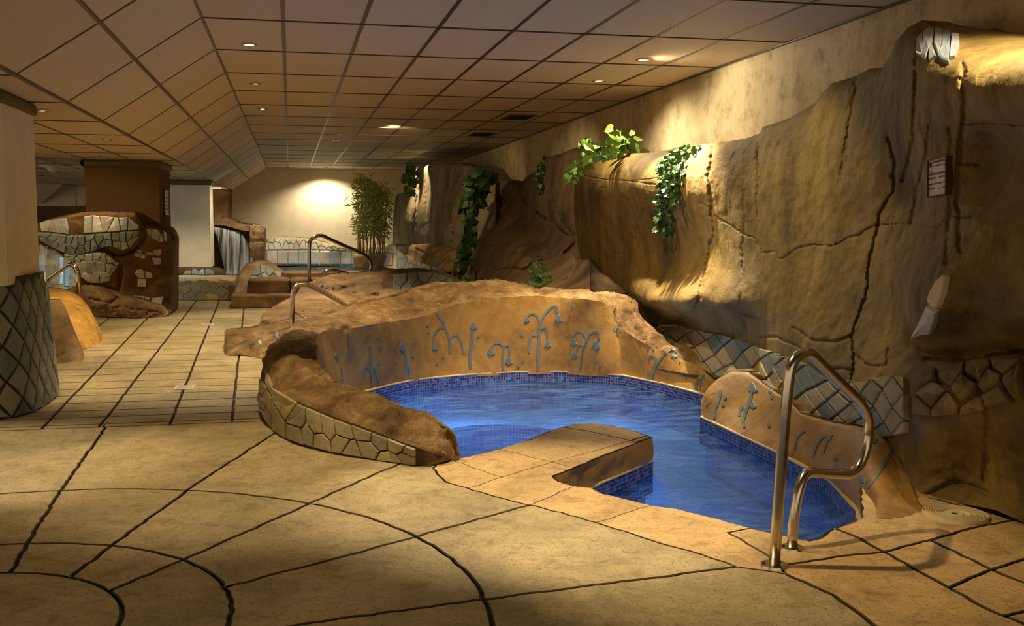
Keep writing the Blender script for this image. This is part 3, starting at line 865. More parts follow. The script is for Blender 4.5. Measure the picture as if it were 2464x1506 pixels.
# ================================================================== POOL
basin = thing('pool_basin', 'sunken pool basin lined with small blue mosaic tiles under the water', 'pool basin', (0, 0, 0))
def uvbox(o):
    me = o.data; uv = me.uv_layers.new(name='UVMap')
    for p in me.polygons:
        n = p.normal
        for li in p.loop_indices:
            c = me.vertices[me.loops[li].vertex_index].co
            if abs(n.z) > .7: uv.data[li].uv = (c.x, c.y)
            else:
                t = Vector((-n.y, n.x, 0)).normalized(); uv.data[li].uv = (c.dot(t), c.z)
def loft_rings(rings, close=True):
    V, F = [], []; n = len(rings[0])
    for r in rings: V += [tuple(p) for p in r]
    for j in range(len(rings) - 1):
        for k in range(n if close else n - 1):
            k2 = (k + 1) % n; F.append((j * n + k, j * n + k2, (j + 1) * n + k2, (j + 1) * n + k))
    return V, F
n = len(POOL)
ZT, ZW = -.155, -.25
PL = [Vector(p) for p in POOL]
if area2(PL) < 0: PL = PL[::-1]
out = inset(PL, -.02)
v, f = loft_rings([[(p.x, p.y, ZT + .0) for p in out], [(p.x, p.y, -.62) for p in out]])
o = mk('basin_wall', v, f, M['basin'], basin); uvbox(o)
EC, ER = (1.75, 7.55), (.92, 1.75)
ell = [(EC[0] + ER[0] * math.cos(6.28318 * k / 48), EC[1] + ER[1] * math.sin(6.28318 * k / 48)) for k in range(48)]
# bench with the deep oval left open
V2 = [Vector((p.x, p.y)) for p in out] + [Vector(p) for p in ell]
fl = delaunay_2d_cdt(V2, [(i, (i + 1) % n) for i in range(n)] + [(n + i, n + (i + 1) % 48) for i in range(48)], [], 0, 1e-5)
ff = []
for q in fl[2]:
    c = (sum(fl[0][i].x for i in q) / 3, sum(fl[0][i].y for i in q) / 3)
    if inside(c, [(p.x, p.y) for p in out]) and not inside(c, ell): ff.append(tuple(q))
o = mk('bench', [(v.x, v.y, -.55) for v in fl[0]], ff, M['basin'], basin); uvbox(o)
v, f = loft_rings([[(p[0], p[1], -.55) for p in ell], [(p[0], p[1], -.95) for p in ell]])
f.append(tuple(range(48, 96))); o = mk('deep_floor', v, f, M['basin'], basin); uvbox(o)
# coping edge below the slabs, where the rock comes down to the tiles
# (only where the deck meets the water: from the left end of the wall to the foot of the side wall)
i1, i2, i3 = inset(PL, .004), inset(PL, .012), out
near = [i for i, p in enumerate(PL) if any((p - Vector(w2(*q))).length < 1e-4 for q in NEAR)]
st0 = [k for k in near if (k - 1) % n not in near][0]; near = [(st0 + k) % n for k in range(len(near))]
V, F = [], []
for a_, b_ in zip(near, near[1:]):
    for s_ in range(6):
        t_ = s_ / 6; d_ = (PL[b_] - PL[a_]).normalized(); nn_ = Vector((-d_.y, d_.x))
        for r_ in range(7):
            z_ = -.004 + (ZT + .0) * r_ / 6; p_ = i1[a_].lerp(i1[b_], t_); k_ = .020 * fbm((p_.x, p_.y, z_ * 1.5), 6, 4, 9) * (1 if 0 < r_ < 6 else .3)
            V.append((p_.x + nn_.x * (.006 + k_), p_.y + nn_.y * (.006 + k_), z_))
m7 = len(V) // 7
for a_ in range(m7 - 1):
    for r_ in range(6): F.append((a_ * 7 + r_, a_ * 7 + r_ + 1, a_ * 7 + r_ + 8, a_ * 7 + r_ + 7))
v, f = V, F
o = mk('coping_edge', v, f, M['rim_wall'], basin, True)
# waterline band: every little tile is its own raised square, joined into one piece
def dense(pl, st):
    P = []; acc = 0
    q = pl + [pl[0]]
    for a, b in zip(q, q[1:]):
        l = (b - a).length; t = acc
        while t < l: P.append((a.lerp(b, t / l), (b - a).normalized())); t += st
        acc = t - l
    return P
TS = .026
V, F, tone = [], [], []
rnd = random.Random(4)
band = inset(PL, .010)
for (p, d) in dense(band, TS):
    nn = Vector((-d.y, d.x)); s = TS * .43
    for r in range(8):
        z = ZT - TS * (r + .5); b = len(V); tt = rnd.random()
        for (a, c) in ((-s, -s), (s, -s), (s, s), (-s, s)):
            V.append((p.x + d.x * a, p.y + d.y * a, z + c))
        for (a, c) in ((-s * .9, -s * .9), (s * .9, -s * .9), (s * .9, s * .9), (-s * .9, s * .9)):
            V.append((p.x + d.x * a + nn.x * .003, p.y + d.y * a + nn.y * .003, z + c))
        F += [(b + 4, b + 5, b + 6, b + 7)] + [(b + k, b + (k + 1) % 4, b + 4 + (k + 1) % 4, b + 4 + k) for k in range(4)]
        tone += [tt] * 8
tiles = mk('waterline_tiles', V, F, M['tile'], basin); tiles['kind'] = 'stuff'; tiles['label'] = 'band of small square blue mosaic tiles at the waterline'
at = tiles.data.attributes.new('tone', 'FLOAT', 'POINT'); at.data.foreach_set('value', tone)
v, f = loft_rings([[(p.x, p.y, ZT) for p in band], [(p.x, p.y, -.366) for p in band]])
mk('tile_bed', v, f, M['tile_grout'], basin)
v, f = loft_rings([[(p.x, p.y, ZT + .006) for p in out], [(p.x, p.y, ZT + .006) for p in inset(PL, .014)], [(p.x, p.y, ZT - .004) for p in inset(PL, .014)]])
mk('tile_trim', v, f, M['tile_grout'], basin)
# water surface, gently churned
bm = bmesh.new()
xs = np.arange(-.1, 3.9, .05); ys = np.arange(3.7, 10.2, .05)
idx = {}
for i, x in enumerate(xs):
    for j, y in enumerate(ys): idx[i, j] = (float(x), float(y))
polyO = [(p.x, p.y) for p in out]
V, F, vi = [], [], {}
def gv(i, j):
    if (i, j) not in vi:
        x, y = idx[i, j]; vi[i, j] = len(V)
        V.append((x, y, ZW + .007 * noise.fractal(Vector((x * 2.2, y * 3.0, 1)), .9, 2.1, 3)))
    return vi[i, j]
for i in range(len(xs) - 1):
    for j in range(len(ys) - 1):
        x, y = idx[i, j]
        if any(inside((x + dx, y + dy), polyO) for dx in (0, .05) for dy in (0, .05)): F.append((gv(i, j), gv(i + 1, j), gv(i + 1, j + 1), gv(i, j + 1)))
water = mk('pool_water', V, F, M['water'], None, True)
tag(water, 'clear blue water filling the curved foreground pool, churned by underwater jets', 'water')
bm.free()
# peninsula joints: the block is part of the floor slabs; its right face is lumpy rock
# ================================================================== RIM of the near pool
ZB = -.16
S = [  # outer base, outer top, crest, inner top (pixel x, y, height) and inner foot (x, y)
 ((1035, 1124, 0), (1070, 1100, .04), (1092, 1085, .06), (1106, 1096, .03), (.93, 5.66)),
 ((1012, 1122, 0), (1006, 1078, .11), (1052, 1022, .19), (1090, 1042, .16), (.90, 5.76)),
 ((960, 1116, 0), (950, 1058, .13), (1000, 1003, .22), (1048, 1014, .20), (.84, 5.92)),
 ((900, 1108, 0), (900, 1038, .16), (940, 984, .26), (1008, 998, .22), (.76, 6.06)),
 ((800, 1093, 0), (800, 1002, .21), (850, 950, .30), (930, 962, .26), (.66, 6.34)),
 ((700, 1064, 0), (705, 963, .27), (750, 912, .36), (855, 940, .30), (.56, 6.6)),
 ((634, 1014, 0), (652, 925, .31), (700, 872, .41), (798, 918, .34), (.47, 6.98)),
 ((622, 976, 0), (634, 885, .34), (682, 838, .45), (768, 878, .39), (.42, 7.35)),
 ((625, 940, 0), (640, 856, .37), (688, 812, .48), (764, 838, .43), (.39, 7.7)),
 ((640, 905, 0), (652, 832, .39), (712, 785, .51), (776, 800, .47), (.40, 8.2)),
 ((700, 870, 0), (700, 800, .45), (770, 765, .54), (860, 790, .47), (.52, 8.88)),
 ((780, 840, 0), (770, 760, .50), (850, 748, .60), (930, 776, .50), (.80, 9.28)),
 ((850, 820, 0), (852, 741, .60), (925, 722, .68), (1010, 764, .52), (1.12, 9.60)),
 ((950, 800, 0), (935, 718, .66), (1000, 703, .74), (1085, 738, .57), (1.60, 9.84)),
 ((1050, 790, 0), (1010, 696, .74), (1080, 690, .78), (1175, 720, .60), (1.98, 9.90)),
 ((1150, 790, 0), (1130, 684, .77), (1165, 683, .77), (1260, 712, .60), (2.33, 9.92)),
 ((1250, 790, 0), (1205, 678, .80), (1225, 690, .76), (1345, 715, .585), (2.64, 9.86)),
 ((1350, 780, 0), (1300, 700, .68), (1340, 702, .66), (1425, 722, .57), (2.92, 9.66)),
 ((1450, 770, 0), (1400, 708, .64), (1450, 706, .64), (1472, 738, .52), (3.10, 9.55)),
 ((1540, 770, 0), (1520, 716, .62), (1505, 722, .60), (1482, 775, .40), (3.20, 9.42)),
 ((1600, 790, 0), (1540, 755, .50), (1530, 765, .47), (1530, 812, .32), (3.30, 9.12)),
 ((1660, 810, 0), (1590, 800, .36), (1580, 818, .33), (1580, 838, .28), (3.38, 8.86)),
 ((1740, 850, 0), (1680, 850, .30), (1655, 850, .29), (1650, 865, .26), (3.46, 8.5)),
 ((1800, 880, 0), (1760, 872, .30), (1730, 872, .30), (1720, 885, .28), (3.50, 8.18)),
 ((1790, 900, 0), (1770, 900, .24), (1755, 905, .22), (1735, 925, .14), (3.50, 7.95)),
]
def cr4(p0, p1, p2, p3, t): return .5 * ((2 * p1) + (p2 - p0) * t + (2 * p0 - 5 * p1 + 4 * p2 - p3) * t * t + (3 * p1 - p0 - 3 * p2 + p3) * t ** 3)
sec = []
for ob_, ot, cr, it, ib in S:
    q = [atz(*ob_), atz(*ot), atz(*cr), atz(*it), Vector((ib[0], ib[1], ZB - .02))]
    d = (Vector((q[3].x, q[3].y, 0)) - Vector((q[4].x, q[4].y, 0)))
    sec.append(q)
# the inner top edge stands above the inner foot, a little back
WID = {9: (.12, .06), 10: (.45, .2), 11: (.8, .4), 12: (1.1, .5), 17: (.9, .45), 18: (.6, .3), 19: (.4, .2), 20: (.35, .18)}
for i, q in enumerate(sec):
    if i >= 10:
        # heights follow from the pixels seen above the foot; the wall is this wide there
        a_, b_ = WID.get(i, (1.25, .6) if i < 17 else (.28, .14))
        lean = .03 if i < 18 else .12 if i == 18 else .24
        for k_, dy in ((3, lean), (2, b_ + lean), (1, a_ + lean)):
            p = S[i][k_]; q[k_] = aty(p[0], p[1], q[4].y + dy)
        if i < 19: q[4].y -= .008
        q[0] = Vector((q[1].x + .02, q[1].y + .12, 0))
SUB = 20
rows_ = []
for i in range(len(sec) - 1):
    for s in range(SUB):
        t = s / SUB
        a, b, c, d = sec[max(0, i - 1)], sec[i], sec[i + 1], sec[min(len(sec) - 1, i + 2)]
        rows_.append([cr4(a[k], b[k], c[k], d[k], t) for k in range(5)])
rows_.append(sec[-1])
NO, NT, NI = 10, 28, 16
V, Fo, Ft, Fi = [], [], [], []
W_ = NO + NT + NI + 1
for q in rows_:
    line = []
    for k in range(NO): line.append(q[0].lerp(q[1], k / NO) + (q[1] - q[0]).cross(Vector((0, 0, 1))) * 0)
    for k in range(NT):
        t = k / NT
        a = q[1].lerp(q[2], t * 2) if t < .5 else q[2].lerp(q[3], t * 2 - 1)
        b = q[1] * (1 - t) ** 2 + q[2] * 2 * t * (1 - t) + q[3] * t * t
        line.append(a * .6 + b * .4 + Vector((0, 0, (.03) * math.sin(math.pi * t))))
    for k in range(NI + 1): line.append(q[3].lerp(q[4], k / NI))
    V += line
nr = len(rows_)
N = [Vector((0, 0, 0)) for _ in V]
for j in range(nr):
    for k in range(W_):
        a = V[min(j + 1, nr - 1) * W_ + k] - V[max(j - 1, 0) * W_ + k]; b = V[j * W_ + min(k + 1, W_ - 1)] - V[j * W_ + max(k - 1, 0)]
        nn = b.cross(a)
        N[j * W_ + k] = nn.normalized() if nn.length > 1e-9 else Vector((0, 0, 1))
V2 = []
for j in range(nr):
    for k in range(W_):
        p, nn = V[j * W_ + k], N[j * W_ + k]
        if k <= NO: a, fq = .006, 6
        elif k < NO + NT: a, fq = .040, 4
        else: a, fq = .005 if k > NO + NT else .022, 3
        d = a * fbm(p, fq, 5, 2) + (a * .38) * fbm(p, 20, 4, 4)
        V2.append(p + nn * d)
F = []
for j in range(nr - 1):
    for k in range(W_ - 1):
        F.append((j * W_ + k, (j + 1) * W_ + k, (j + 1) * W_ + k + 1, j * W_ + k + 1))
rim = thing('pool_surround', 'low curved artificial rock wall around the foreground pool with stone paving outside, flowers inside', 'rock wall', (0, 0, 0))
def sub_mesh(name, k0, k1, m):
    V_, F_ = [], []
    w = k1 - k0 + 1
    for j in range(nr): V_ += V2[j * W_ + k0: j * W_ + k1 + 1]
    for j in range(nr - 1):
        for k in range(w - 1): F_.append((j * w + k, (j + 1) * w + k, (j + 1) * w + k + 1, j * w + k + 1))
    return mk(name, V_, F_, m, rim, True)
sub_mesh('outer_face', 0, NO, M['grout']); sub_mesh('top', NO, NO + NT, M['rim_rock'])
sub_mesh('inner_face', NO + NT, W_ - 1, M['rim_wall'])
capv = V2[:W_]; mk('end_face', list(capv) + [sum(capv, Vector()) / W_], [(k + 1, k, W_) for k in range(W_ - 1)], M['rim_rock'], rim, True)
rimb = BVHTree.FromPolygons([tuple(v) for v in V2], F)
st_top = [(622, 850), (636, 868), (655, 930), (705, 966), (800, 1006), (900, 1042), (1004, 1080)]
st_bot = [(622, 985), (636, 1016), (660, 1040), (700, 1062), (800, 1091), (900, 1107), (1004, 1120)]
pave(rimb, [(660, 935), (705, 966), (800, 1006), (900, 1042), (1004, 1080)], [(660, 1038), (700, 1062), (800, 1091), (900, 1107), (1004, 1120)], 38, 44, M['paver'], rim, h=.014, gap=2.0, jit=.36, seed=11)
pave(rimb, [(627, 880), (640, 890), (660, 930)], [(627, 985), (640, 1015), (660, 1034)], 11, 44, M['paver'], rim, h=.012, gap=.9, jit=.3, seed=12, seg=7)

# flower and drop inlays on the inner face
def bell(bvh, x, y, s, flip=1, m=None, parent=None):
    p = [(0, -1), (.55, -.5), (.75, .25), (1.15, .6), (.75, 1.0), (.35, .8), (0, 1.45), (-.25, .8), (-.7, .75), (-.6, .1), (-.4, -.5)]
    inlay('flower_inlay', bvh, [(x + a * s * flip, y + b * s) for a, b in p], .006, m or M['inlay'], parent or rim, 8)
def drop(bvh, x, y, s, parent=None):
    inlay('drop_inlay', bvh, [(x, y - s * 1.3), (x + s * .6, y - .1 * s), (x + s * .45, y + s * .7), (x - s * .3, y + s * .8), (x - s * .6, y + .1 * s)], .005, M['inlay'], parent or rim, 8)
def stem(pl, w, bvh=None, parent=None): ribbon('stem_inlay', bvh or rimb, pl, w, .005, M['inlay'], parent or rim)
def K(x, y): return (1000 + x / 2.896, 680 + y / 2.896)     # crop coordinates -> pixels
# three-stem plant at the left
stem([K(145, 215), K(185, 270), K(215, 340), K(235, 400), K(238, 495)], 5)
stem([K(232, 370), K(200, 320), K(155, 325), K(128, 370), K(122, 440)], 4); bell(rimb, *K(130, 450), 8)
stem([K(240, 420), K(250, 380), K(285, 370), K(315, 410), K(335, 495)], 4)
stem([K(400, 310), K(388, 420), K(380, 520), K(385, 600)], 6); bell(rimb, *K(400, 300), 9, 1)
stem([K(610, 610), K(607, 520), K(612, 460), K(590, 425), K(550, 425), K(530, 455)], 4); bell(rimb, *K(522, 480), 10)
stem([K(610, 470), K(630, 435), K(655, 450), K(655, 500), K(645, 530)], 4); bell(rimb, *K(648, 545), 9)
stem([K(853, 612), K(855, 500), K(862, 380), K(870, 290), K(900, 220), K(945, 170), K(980, 165), K(990, 210)], 5.5); bell(rimb, *K(992, 245), 11)
stem([K(868, 290), K(850, 235), K(815, 215), K(780, 235), K(765, 285)], 4.5); bell(rimb, *K(778, 255), 7, -1)
stem([K(872, 325), K(905, 315), K(920, 370), K(918, 400)], 4); bell(rimb, *K(918, 425), 9)
stem([K(850, 370), K(815, 365), K(795, 410), K(792, 490)], 5)
stem([K(1148, 612), K(1160, 520), K(1168, 460), K(1190, 410), K(1165, 355), K(1125, 345), K(1095, 380)], 4.5); bell(rimb, *K(1100, 410), 10)
stem([K(1190, 410), K(1225, 350), K(1265, 340), K(1278, 380), K(1262, 410)], 4.5); bell(rimb, *K(1260, 430), 12, -1)
stem([K(1168, 440), K(1140, 440), K(1120, 480)], 4); bell(rimb, *K(1112, 505), 9, -1)
for (x, y, s) in [(80, 300, 5), (88, 348, 5), (437, 380, 4), (745, 365, 5), (718, 580, 6), (750, 545, 5), (1090, 175, 6), (1395, 315, 9), (1255, 545, 6), (1285, 575, 6), (195, 520, 5), (150, 570, 4), (1408, 350, 5)]: drop(rimb, *K(x, y), s)
# left part of the inner face, seen in crop 520..1200
def K2(x, y): return (520 + x / 2.788, 620 + y / 2.788)
stem([K2(1035, 600), K2(1038, 680), K2(1042, 770), K2(1052, 865)], 4); stem([K2(1042, 780), K2(1005, 735), K2(985, 820)], 3.5); stem([K2(1042, 770), K2(1060, 735), K2(1080, 800), K2(1100, 850)], 3.5)
stem([K2(1245, 600), K2(1272, 660), K2(1275, 740), K2(1262, 815)], 4.5); bell(rimb, *K2(1245, 600), 9); stem([K2(1278, 760), K2(1295, 735), K2(1302, 810)], 3.5)
stem([K2(885, 510), K2(893, 600), K2(887, 700)], 4); stem([K2(815, 610), K2(820, 700)], 3); stem([K2(840, 745), K2(848, 820), K2(860, 890)], 3.5); stem([K2(920, 600), K2(916, 670)], 3)
for (x, y, s) in [(1097, 600, 5), (1320, 660, 6), (1095, 715, 6), (1205, 700, 5), (803, 665, 6), (1080, 540, 4)]: drop(rimb, *K2(x, y), s)
# right part, on the low sunlit piece
def K3(x, y): return (1500 + x / 3.52, 740 + y / 3.52)
stem([K3(240, 610), K3(255, 540), K3(290, 470), K3(350, 390), K3(410, 345), K3(450, 370)], 5); bell(rimb, *K3(435, 395), 8, -1)
stem([K3(285, 470), K3(270, 415), K3(235, 405), K3(220, 430)], 5)
stem([K3(620, 690), K3(630, 620), K3(665, 590), K3(685, 560)], 6); bell(rimb, *K3(705, 505), 7); stem([K3(650, 690), K3(660, 630), K3(690, 590)], 4)
stem([K3(735, 700), K3(775, 640), K3(810, 595)], 4)
for (x, y, s) in [(210, 345, 4), (255, 350, 4), (480, 458, 3), (360, 530, 5), (515, 565, 5), (535, 590, 4)]: drop(rimb, *K3(x, y), s)

# ================================================================== POOL SIDE WALL on the right (front face down to the tiles)
tileP = [(1688, 1003), (1780, 1043), (1870, 1085), (1940, 1118), (2000, 1156), (2040, 1192), (2069, 1226)]
def base_ctrl(pts, z): return [(x, y, z, 'z') for x, y in pts]
sw_top = [(1688, 962), (1700, 936), (1725, 910), (1760, 888), (1800, 890), (1850, 926), (1900, 960), (1930, 990), (2000, 1010), (2060, 1020), (2110, 1030), (2150, 1060), (2180, 1110), (2196, 1160), (2215, 1205), (2232, 1216)]
sw_bot = [(1688, 1003), (1780, 1043), (1870, 1085), (1940, 1118), (2000, 1156), (2040, 1192), (2069, 1228), (2090, 1244), (2130, 1243), (2180, 1238), (2232, 1228)]
ctrl = base_ctrl(tileP, ZT) + [(1700, 950, 3.12), (1760, 900, 3.3), (1850, 940, 3.3), (1930, 1000, 3.2), (2000, 1020, 3.18), (2110, 1040, 3.15), (1780, 980, 3.2), (1900, 1040, 3.16), (2060, 1110, 2.93), (2150, 1130, 3.0), (2130, 1238, 0, 'z'), (2180, 1232, 0, 'z'), (2232, 1222, 0, 'z'), (2092, 1242, -.02, 'z'), (2100, 1180, 2.74), (2160, 1190, 2.84), (2120, 1150, 2.82)]
side_wall, swb = relief('inner_face', sw_top, sw_bot, ctrl, M['rim_wall'], 5, rim, .018, 2.5, 4, .003, [([(1700, 1000), (1710, 960), (1740, 915)], 3, .012), ([(2140, 1230), (2170, 1150), (2150, 1080)], 5, .02)], (10, .05), (.5, .1, 0), seed=6, side=[(1688, 16, .12)])
V, F = swb and ([], [])
stem([K3(775, 935), K3(785, 850), K3(820, 760), K3(830, 690)], 6, swb)
stem([K3(1030, 1010), K3(1020, 950), K3(1050, 860), K3(1085, 760), K3(1090, 700)], 7, swb); bell(swb, *K3(1095, 668), 13)
stem([K3(1045, 880), K3(1015, 835), K3(990, 880), K3(985, 910)], 6, swb); bell(swb, *K3(1100, 815), 9)
for (x, y, s) in [(865, 755, 7), (848, 815, 7), (1245, 700, 7), (1262, 748, 7), (1240, 985, 8), (710, 815, 4)]: drop(swb, *K3(x, y), s)
def K4(x, y): return (1500 + x / 2.1515, 700 + y / 2.1515)
stem([K4(890, 810), K4(905, 750), K4(945, 715)], 5, swb); stem([K4(985, 850), K4(1010, 780), K4(1050, 740), K4(1080, 760)], 6, swb); stem([K4(1040, 830), K4(1060, 770), K4(1085, 735)], 5, swb)
stem([K4(1420, 770), K4(1380, 840), K4(1330, 930), K4(1270, 1010)], 6, swb)
for (x, y, s) in [(1100, 855, 8), (1300, 760, 12), (1240, 965, 13)]: drop(swb, *K4(x, y), s)

# ================================================================== TALL CLIFF on the right
cl_top = [(1380, 408), (1400, 394), (1450, 382), (1500, 368), (1560, 366), (1600, 360), (1650, 348), (1745, 338), (1790, 331), (1826, 318), (1832, 303), (1900, 280), (1960, 243), (1975, 222), (2000, 196), (2060, 178), (2090, 160), (2120, 158), (2140, 130), (2155, 92), (2180, 62), (2215, 43), (2240, 56), (2270, 50), (2310, 58), (2350, 62), (2464, 76), (2620, 96)]
cl_bot = [(1380, 500), (1390, 600), (1412, 640), (1440, 668), (1480, 700), (1520, 745), (1535, 800), (1570, 830), (1640, 870), (1720, 905), (1800, 945), (1850, 965), (1930, 1020), (2000, 1040), (2110, 1060), (2170, 1100), (2200, 1170), (2215, 1205), (2232, 1222), (2260, 1208), (2300, 1204), (2350, 1212), (2400, 1222), (2464, 1250), (2620, 1320)]
ctrl = [(1385, 400, 3.55), (1500, 370, 3.62), (1500, 392, 3.50), (1420, 410, 3.48), (1600, 362, 3.68), (1600, 384, 3.54), (1700, 345, 3.7), (1830, 300, 3.75), (1960, 230, 3.75), (2100, 160, 3.72), (2200, 55, 3.62), (2250, 56, 3.78), (2262, 108, 3.5), (2320, 62, 3.95), (2320, 128, 3.46), (2464, 80, 4.0), (2464, 130, 3.42), (2620, 100, 4.0), (2620, 150, 3.4),
 (1390, 520, 3.58), (1440, 560, 3.52), (1500, 550, 3.56), (1600, 550, 3.58), (1700, 550, 3.62), (1800, 550, 3.58), (1950, 500, 3.58), (2100, 450, 3.58), (2200, 450, 3.6), (2262, 420, 3.42), (2330, 450, 3.5), (2400, 350, 3.55), (2464, 450, 3.45), (2620, 450, 3.45),
 (1440, 650, 3.62), (1500, 700, 3.58), (1560, 728, 3.43), (1650, 730, 3.40), (1750, 730, 3.42), (1560, 655, 3.60), (1650, 655, 3.60), (1750, 655, 3.58), (1600, 700, 3.52), (1720, 700, 3.52), (1850, 740, 3.46), (2000, 750, 3.44), (2150, 750, 3.46), (2260, 740, 3.30), (2330, 740, 3.42), (2464, 750, 3.42),
 (1545, 760, 3.74), (1650, 770, 3.74), (1750, 775, 3.68), (1560, 810, 3.72), (1700, 840, 3.66), (1800, 870, 3.56), (1830, 800, 3.5), (1900, 840, 3.38), (2050, 870, 3.34), (2150, 850, 3.36), (1900, 930, 3.40), (2050, 940, 3.28), (2150, 950, 3.22),
 (2200, 820, 3.42), (2230, 860, 3.38), (2320, 862, 3.42), (2464, 850, 3.5), (2230, 900, 3.12), (2320, 900, 3.10), (2464, 890, 3.12), (2200, 1050, 3.05), (2260, 1080, 3.04), (2350, 1060, 3.1), (2464, 1080, 3.12), (1860, 970, 3.42), (2000, 1030, 3.30), (2110, 1045, 3.25),
 (2232, 1218, 2.98), (2300, 1204, 3.08), (2400, 1222, 3.12), (2464, 1250, 3.16), (2620, 1320, 3.2), (2300, 1160, 3.14)]
def KC(x, y): return (1400 + x / 2.1513, 300 + y / 2.1513)
CR = [
 ([KC(240, 160), KC(235, 230), KC(250, 290)], 5, .05), ([KC(0, 260), KC(120, 280), KC(250, 290), KC(400, 270)], 3, .02), ([KC(255, 290), KC(380, 310)], 3, .02),
 ([KC(320, 410), KC(290, 520), KC(235, 610), KC(215, 760)], 4, .045), ([KC(240, 330), KC(235, 520), KC(232, 620)], 2.5, .018), ([KC(155, 560), KC(158, 660), KC(220, 670)], 3, .03),
 ([KC(680, 100), KC(660, 200), KC(655, 300), KC(668, 440), KC(680, 560), KC(650, 680), KC(625, 800), KC(600, 930), KC(580, 955)], 6, .085), ([KC(610, 400), KC(665, 430)], 4, .04),
 ([KC(900, 80), KC(905, 200), KC(900, 380), KC(905, 470)], 4.5, .06), ([KC(690, 475), KC(760, 510), KC(830, 555), KC(900, 590), KC(935, 655), KC(1000, 650), KC(1020, 690), KC(1110, 640), KC(1200, 610), KC(1290, 625), KC(1360, 580), KC(1430, 565), KC(1520, 510), KC(1580, 508)], 3.5, .04),
 ([KC(1580, 60), KC(1620, 180), KC(1610, 330), KC(1540, 450), KC(1520, 560), KC(1490, 700), KC(1470, 880), KC(1420, 1010), KC(1395, 1090), KC(1410, 1180), KC(1400, 1300)], 5.5, .08),
 ([KC(1790, 0), KC(1770, 180), KC(1730, 330), KC(1700, 500)], 6, .05), ([KC(1380, 0), KC(1370, 150), KC(1330, 300)], 3.5, .03), ([KC(1580, 508), KC(1700, 500), KC(1840, 520), KC(1900, 460)], 3, .025),
 ([KC(840, 330), KC(830, 700), KC(830, 860), KC(800, 950)], 4, .04), ([KC(1100, 1040), KC(1180, 1100), KC(1300, 1120), KC(1390, 1090)], 6, .06), ([KC(930, 1100), KC(1010, 1090), KC(1100, 1130), KC(1200, 1200), KC(1300, 1255), KC(1400, 1260)], 6, .06),
 ([KC(1410, 1180), KC(1500, 1240), KC(1580, 1230), KC(1590, 1150)], 5, .05), ([KC(1950, 190), KC(2050, 200)], 4, .05), ([KC(1920, 462), KC(2010, 465)], 4, .06), ([KC(1900, 0), KC(1910, 300), KC(1880, 700)], 8, .04),
 ([KC(1780, 1205), KC(1900, 1205), KC(2050, 1195), KC(2289, 1160)], 9, .12), ([KC(1740, 1290), KC(1860, 1260), KC(2050, 1230)], 5, .04), ([KC(1750, 1380), KC(1880, 1320), KC(2050, 1330)], 5, .045), ([KC(1870, 1320), KC(1860, 1506)], 4, .04), ([KC(2040, 1330), KC(2080, 1420)], 4, .03),
 ([(2200, 165), (2195, 330), (2170, 430)], 8, .07), ([(2312, 150), (2318, 260), (2300, 420), (2310, 600)], 9, .06), ([(2310, 293), (2400, 290), (2464, 296)], 4, .05),
 ([(1540, 745), (1650, 752), (1780, 748), (1830, 770)], 7, .06), ([(2060, 180), (2040, 300), (2020, 420)], 5, .045), ([(2210, 60), (2200, 150)], 6, .05),
 ([(2330, 880), (2380, 1000), (2370, 1150)], 14, .06), ([(2230, 1190), (2300, 1150), (2380, 1180)], 10, .05),
]
cliff = thing('rock_cliff', 'tall ochre artificial rock cliff with long cracks filling the right side behind the pool', 'rock cliff', (0, 0, 0))
cl_body, clb = relief('rock_face', cl_top, cl_bot, ctrl, M['cliff'], 3, cliff, .045, 1.7, 5, .016, CR, (26, .22), (.62, .12, 0), True, seed=3)
# scale-shaped stones in bands under the cliff
keepA = lambda x, y: y > 768
diamonds(clb, [(1560, 782), (1620, 775), (1700, 795), (1760, 805), (1830, 830), (1880, 850)], [(1560, 812), (1600, 836), (1640, 866), (1720, 898), (1800, 940), (1880, 985)], 7, 2, M['scale'], cliff, h=.022, gap=2.4, seed=5, skew=.02)
diamonds(clb, [(1870, 850), (1930, 860), (1990, 905), (2080, 915), (2140, 902), (2190, 905)], [(1870, 975), (1930, 1005), (2000, 1018), (2080, 1030), (2140, 1050), (2190, 1040)], 6, 2, M['scale'], cliff, h=.026, gap=2.6, seed=8)
pave(clb, [(2212, 895), (2300, 880), (2464, 860)], [(2212, 1000), (2300, 1000), (2464, 960)], 66, 34, M['cliff'], cliff, h=.03, gap=3.0, jit=.2, seed=3, seg=14)
for pl in ([(1905, 745)] and []): pass
wh = M['pale_slab']
for pl in ([KC(1895, 768), KC(1905, 775), KC(1890, 860), KC(1860, 940), KC(1835, 935), KC(1812, 905), KC(1830, 850), KC(1865, 790)],
           [KC(1805, 915), KC(1835, 940), KC(1855, 945), KC(1845, 1000), KC(1825, 1060), KC(1780, 1065), KC(1720, 1088), KC(1745, 1040), KC(1780, 970)]):
    inlay('stone', clb, pl, .03, wh, cliff, 14, lab='pale flat inset slab')
def KT(x, y): return (1900 + x / 3.585, y / 3.585)
for pl in ([(1090, 330), (1140, 280), (1135, 480), (1085, 460)], [(1150, 280), (1200, 240), (1240, 260), (1225, 360), (1195, 430), (1170, 505), (1130, 480)], [(1245, 250), (1310, 255), (1300, 380), (1275, 470), (1235, 380)],
           [(1315, 270), (1380, 270), (1365, 540), (1320, 525), (1275, 490), (1305, 390)], [(1390, 290), (1450, 300), (1455, 400), (1415, 490), (1370, 500)], [(1210, 420), (1230, 390), (1260, 480), (1205, 520)]):
    inlay('stone', clb, [KT(*p) for p in pl], .02, M['bluestone'], cliff, 12)
